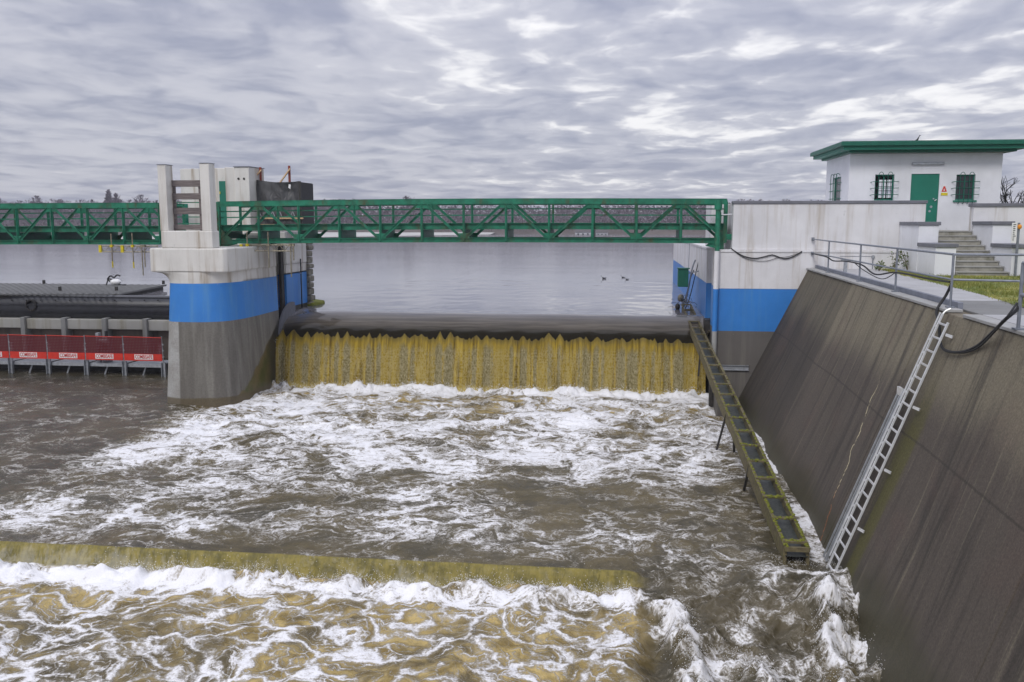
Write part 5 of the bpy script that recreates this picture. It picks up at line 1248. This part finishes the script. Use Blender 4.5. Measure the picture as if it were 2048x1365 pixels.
# roof: stepped eaves
rox0, rox1, roy0, roy1 = sx(1678, 36.1), hx1 + .75, 36.15, YR + .9
MB().box(rox0, roy0, 4.70, rox1, roy1, 4.86).build('roof', 'green_dark', hs, bevel=.02)
MB().box(rox0 + .12, roy0 + .12, 4.56, rox1 - .12, roy1 - .12, 4.70).build('eaves', 'green_door', hs, bevel=.01)
MB().box(rox0 + .42, roy0 + .42, 4.47, rox1 - .42, roy1 - .42, 4.56).build('soffit', 'green_dark', hs, bevel=.01)
k = MB()
for i in range(150):
    xx = rox0 + .05 + i * .055
    if xx < rox1: k.box(xx, roy0 + .02, 4.86, xx + .03, roy1 - .02, 4.885)
o = k.build('roof_ribs', 'green_dark', hs); o['kind'] = 'stuff'
bv = ony(1835, 291, 37.0); bd = thing('bird', (bv.x, 37.0, 4.88), 'small black bird perched on the green roof edge', 'bird')
def bird(mb_parent, x, y, z, s):
    MB().loft([[(x + dx * s, y + r_ * s * math.cos(a), z + dz * s + r_ * s * 1.0 * math.sin(a)) for a in [2 * math.pi * i / 8 for i in range(8)]] for dx, dz, r_ in ((-.16, .02, .01), (-.06, .05, .045), (.0, .11, .06), (.03, .17, .05), (.045, .22, .03), (.06, .25, .03), (.085, .255, .012), (.12, .25, .003))], True, True).build('body', 'bird_black', mb_parent, smooth=True)
    for q in (-1, 1): MB().tube([(x, y + .02 * q * s, z - .03 * s), (x, y + .02 * q * s, z + .07 * s)], .006 * s, 5).build('leg', 'bird_black', mb_parent)
bird(bd, bv.x, 37.0, 4.90, .95)
# warning sign by the door
sg = thing('warning_sign', (sx(1888), YH2 - .02, sz(382)), 'small warning sign with red triangle over a yellow panel beside the green door', 'sign')
def SP(px, py, dy): v = ony(px, py, YH2); return (v.x, YH2 - dy, v.z)
MB().add([SP(1881, 392, .012), SP(1895, 392, .012), SP(1892, 370, .012), SP(1885, 370, .012)], [(0, 1, 2, 3)]).build('board', 'label_white', sg)
MB().add([SP(1882.5, 384, .018), SP(1893.5, 384, .018), SP(1890, 373, .018), SP(1887, 373, .018)], [(0, 1, 2, 3)]).build('red_symbol', 'label_red', sg)
MB().add([SP(1886.5, 382, .023), SP(1889.5, 382, .023), SP(1888, 377, .023)], [(0, 1, 2)]).build('symbol_mark', 'label_white', sg)
MB().add([SP(1881, 391.5, .018), SP(1895, 391.5, .018), SP(1895, 386, .018), SP(1882, 386, .018)], [(0, 1, 2, 3)]).build('yellow_panel', 'yellow_paint', sg)

# steps: nine treads between stepped cheek walls
stp = thing('stairway', (11.5, 30, 0), 'worn concrete steps climbing between white stepped walls to the control house', 'steps')
xsl = 10.86; xsr = 12.35; n = 9; rise = ZF / n; run = .40
for i in range(n):
    y0 = 30.0 + i * run; xr_ = xsr + .10
    MB().box(xsl + .02, y0, -.3, xr_, y0 + run + (3.2 if i == n - 1 else .0) - .003, rise * (i + 1)).build('step', 'concrete_step', stp, bevel=.018)
    MB().box(xsl + .02, y0 - .035, rise * (i + 1) - .035, xr_, y0 - .002, rise * (i + 1)+.002).build('nosing', 'bare_concrete', stp)
def cheek(x0, x1, y0, y1, zt__, parent, name='wall_block'):
    MB().box(x0, y0, -.3, x1, y1, zt__ - .12).build(name, 'white_house', parent, bevel=.012)
    MB().box(x0 - .05, y0 - .05, zt__ - .12, x1 + .05, y1, zt__).build('coping', 'grey_cap', parent, bevel=.012)
ck = thing('stair_wall', (10.5, 31, 0), 'white stepped cheek wall with grey copings left of the steps', 'wall')
def CK(px, py, Y): return ony(px, py, Y)
a = CK(1870, 520, 30.15); cheek(a.x, xsl, 30.15, 31.85, CK(1870, 488, 30.15).z, ck)
b_ = CK(1847, 470, 31.86); cheek(a.x - .01, xsl + .0, 31.86, 33.9, CK(1847, 444, 31.86).z, ck)
MB().box(sx(1820, 33.8), 33.7, -.3, a.x - .02, 33.93, ony(1830, 450, 33.7).z).build('wall_stub', 'white_house', ck)
ck2 = thing('stair_wall', (12.6, 31, 0), 'white stepped cheek wall with grey copings right of the steps', 'wall')
cheek(xsr + .12, xsr + .75, 29.9, 31.5, CK(2000, 489, 29.9).z, ck2); cheek(xsr + .12, xsr + .75, 31.51, 33.2, CK(1985, 443, 31.5).z, ck2)
pz2 = ony(1990, 408, 33.2).z
MB().box(xsr + .12, 33.25, -.3, 22, 33.6, pz2 - .1).build('parapet', 'white_paint', ck2); MB().box(xsr + .07, 33.2, pz2 - .1, 22, 33.65, pz2 + .02).build('coping', 'grey_cap', ck2, bevel=.012)
# gauge board sign standing by the right wall
sgn = onz(2030, 489, .9); gxs = ony(2029, 470, 29.5)
sn = thing('notice_post', (gxs.x, 29.5, 0), 'white notice board with small print on a grey post with an orange lamp', 'sign')
MB().box(gxs.x + .09, 29.5, 0, gxs.x + .15, 29.56, ony(2030, 446, 29.5).z).build('post', 'rail_steel', sn)
MB().box(gxs.x - .10, 29.46, ony(2030, 486, 29.5).z, gxs.x + .05, 29.49, ony(2030, 446, 29.5).z).build('board', 'label_white', sn)
MB().ball((gxs.x + .12, 29.47, ony(2030, 454, 29.5).z), .065, 1, 1, 1.2, 10, 8).build('lamp', 'orange_paint', sn, smooth=True)
k = MB(); zt_ = ony(2030, 449, 29.5).z
for i in range(9):
    z_ = zt_ - .06 * i - .02; k.box(gxs.x - .07, 29.452, z_, gxs.x - .07 + random.uniform(.03, .09), 29.458, z_ + .022)
k.build('print', 'bird_black', sn)
# conduit on the plinth
cd = MB().tube([ony(1680, 513, YA - .0), ony(1745, 513.5, YA - .0)], .012, 6).build('conduit', 'rail_steel'); tag(cd, 'thin grey conduit running along the foot of the white parapet wall', 'pipe')
v = ony(1746, 514, YA - .02); rb = thing('junction_box', (v.x, YA - .05, v.z), 'round box and drop pipe at the end of the conduit', 'box')
MB().tube([(v.x, YA + .015, v.z), (v.x, YA - .06, v.z)], .06, 12).build('round_box', 'galvanised', rb); MB().tube([(v.x, YA - .03, v.z), (v.x, YA - .03, .03)], .018, 6).build('drop_pipe', 'rail_steel', rb)
# bare shrub behind the right parapet
def shrub(px, top, Y, w, label):
    b0 = ony(px, 440, Y); h = ony(px, top, Y).z - 1.0; r_ = thing('bare_shrub', (b0.x, Y, 1.0), label, 'shrub', 'bare shrubs behind the right parapet'); tr = MB(); cr = MB()
    tr.tube([(b0.x, Y, -.1), (b0.x + .05, Y, 1.0 + h * .4)], [.06, .035], 6)
    def grow(p, d_, L, lv):
        q = p + d_ * L; cr.bar(p, q, .02 * lv ** .7 / 1.6, .02 * lv ** .7 / 1.6)
        if lv > 1:
            for _ in range(3): grow(q, (d_ + Vector((random.gauss(0, .55), random.gauss(0, .4), random.gauss(.05, .35)))).normalized(), L * .72, lv - 1)
    for _ in range(5): grow(Vector((b0.x, Y, 1.0 + h * random.uniform(.1, .4))), Vector((random.gauss(0, w), random.gauss(0, .3), 1)).normalized(), h * .32, 4)
    tr.build('trunk', 'dark_steel', r_); cr.build('crown', 'dark_steel', r_)
shrub(2010, 372, 39.5, .9, 'bare twiggy shrub rising beside the house corner'); shrub(2040, 388, 40.5, 1.2, 'lower spreading bare shrub at the right edge of the view')
# ducks on the reservoir
for px_, py_, lab, s in ((1208, 558, 'dark duck swimming alone on the reservoir', .8), (1246, 556, 'dark duck leading a close pair on the reservoir', .62), (1254, 560, 'dark duck with a pale side just behind its partner on the reservoir', .62)):
    v = onz(px_, py_, ZU); r_ = thing('duck', tuple(v), lab, 'duck', 'ducks on the reservoir')
    MB().loft([[(v.x + dx * s, v.y + r__ * s * math.cos(a), v.z + dz * s + r__ * s * .8 * math.sin(a)) for a in [2 * math.pi * i / 8 for i in range(8)]] for dx, dz, r__ in ((.22, .1, .01), (.14, .06, .07), (0, .05, .11), (-.12, .06, .08), (-.17, .12, .04), (-.18, .2, .035), (-.21, .25, .045), (-.26, .25, .02), (-.31, .24, .008))], True, True).build('body', 'bird_black', r_, smooth=True)
    MB().ball((v.x + .03 * s, v.y - .07 * s, v.z + .07 * s), .06 * s, 1.6, .6, .7, 8, 6).build('wing', 'rail_steel', r_, smooth=True)

# ------------------------------------------------------------------ damp winter air
hz = MB().box(-960, -70, -8.6, 960, 960, 19.0)
mz = bpy.data.materials.new('air'); mz.use_nodes = True; gz_ = G(mz.node_tree); gz_.N.clear()
vz = gz_.node('ShaderNodeVolumePrincipled', {'Color': (.80, .82, .93), 'Density': .0005, 'Anisotropy': .0})
gz_.L.new(vz.outputs[0], gz_.node('ShaderNodeOutputMaterial').inputs['Volume']); MATS['air'] = mz
tag(hz.build('haze', 'air'), 'thin lavender haze of damp air over the whole reservoir', 'haze', kind='stuff')
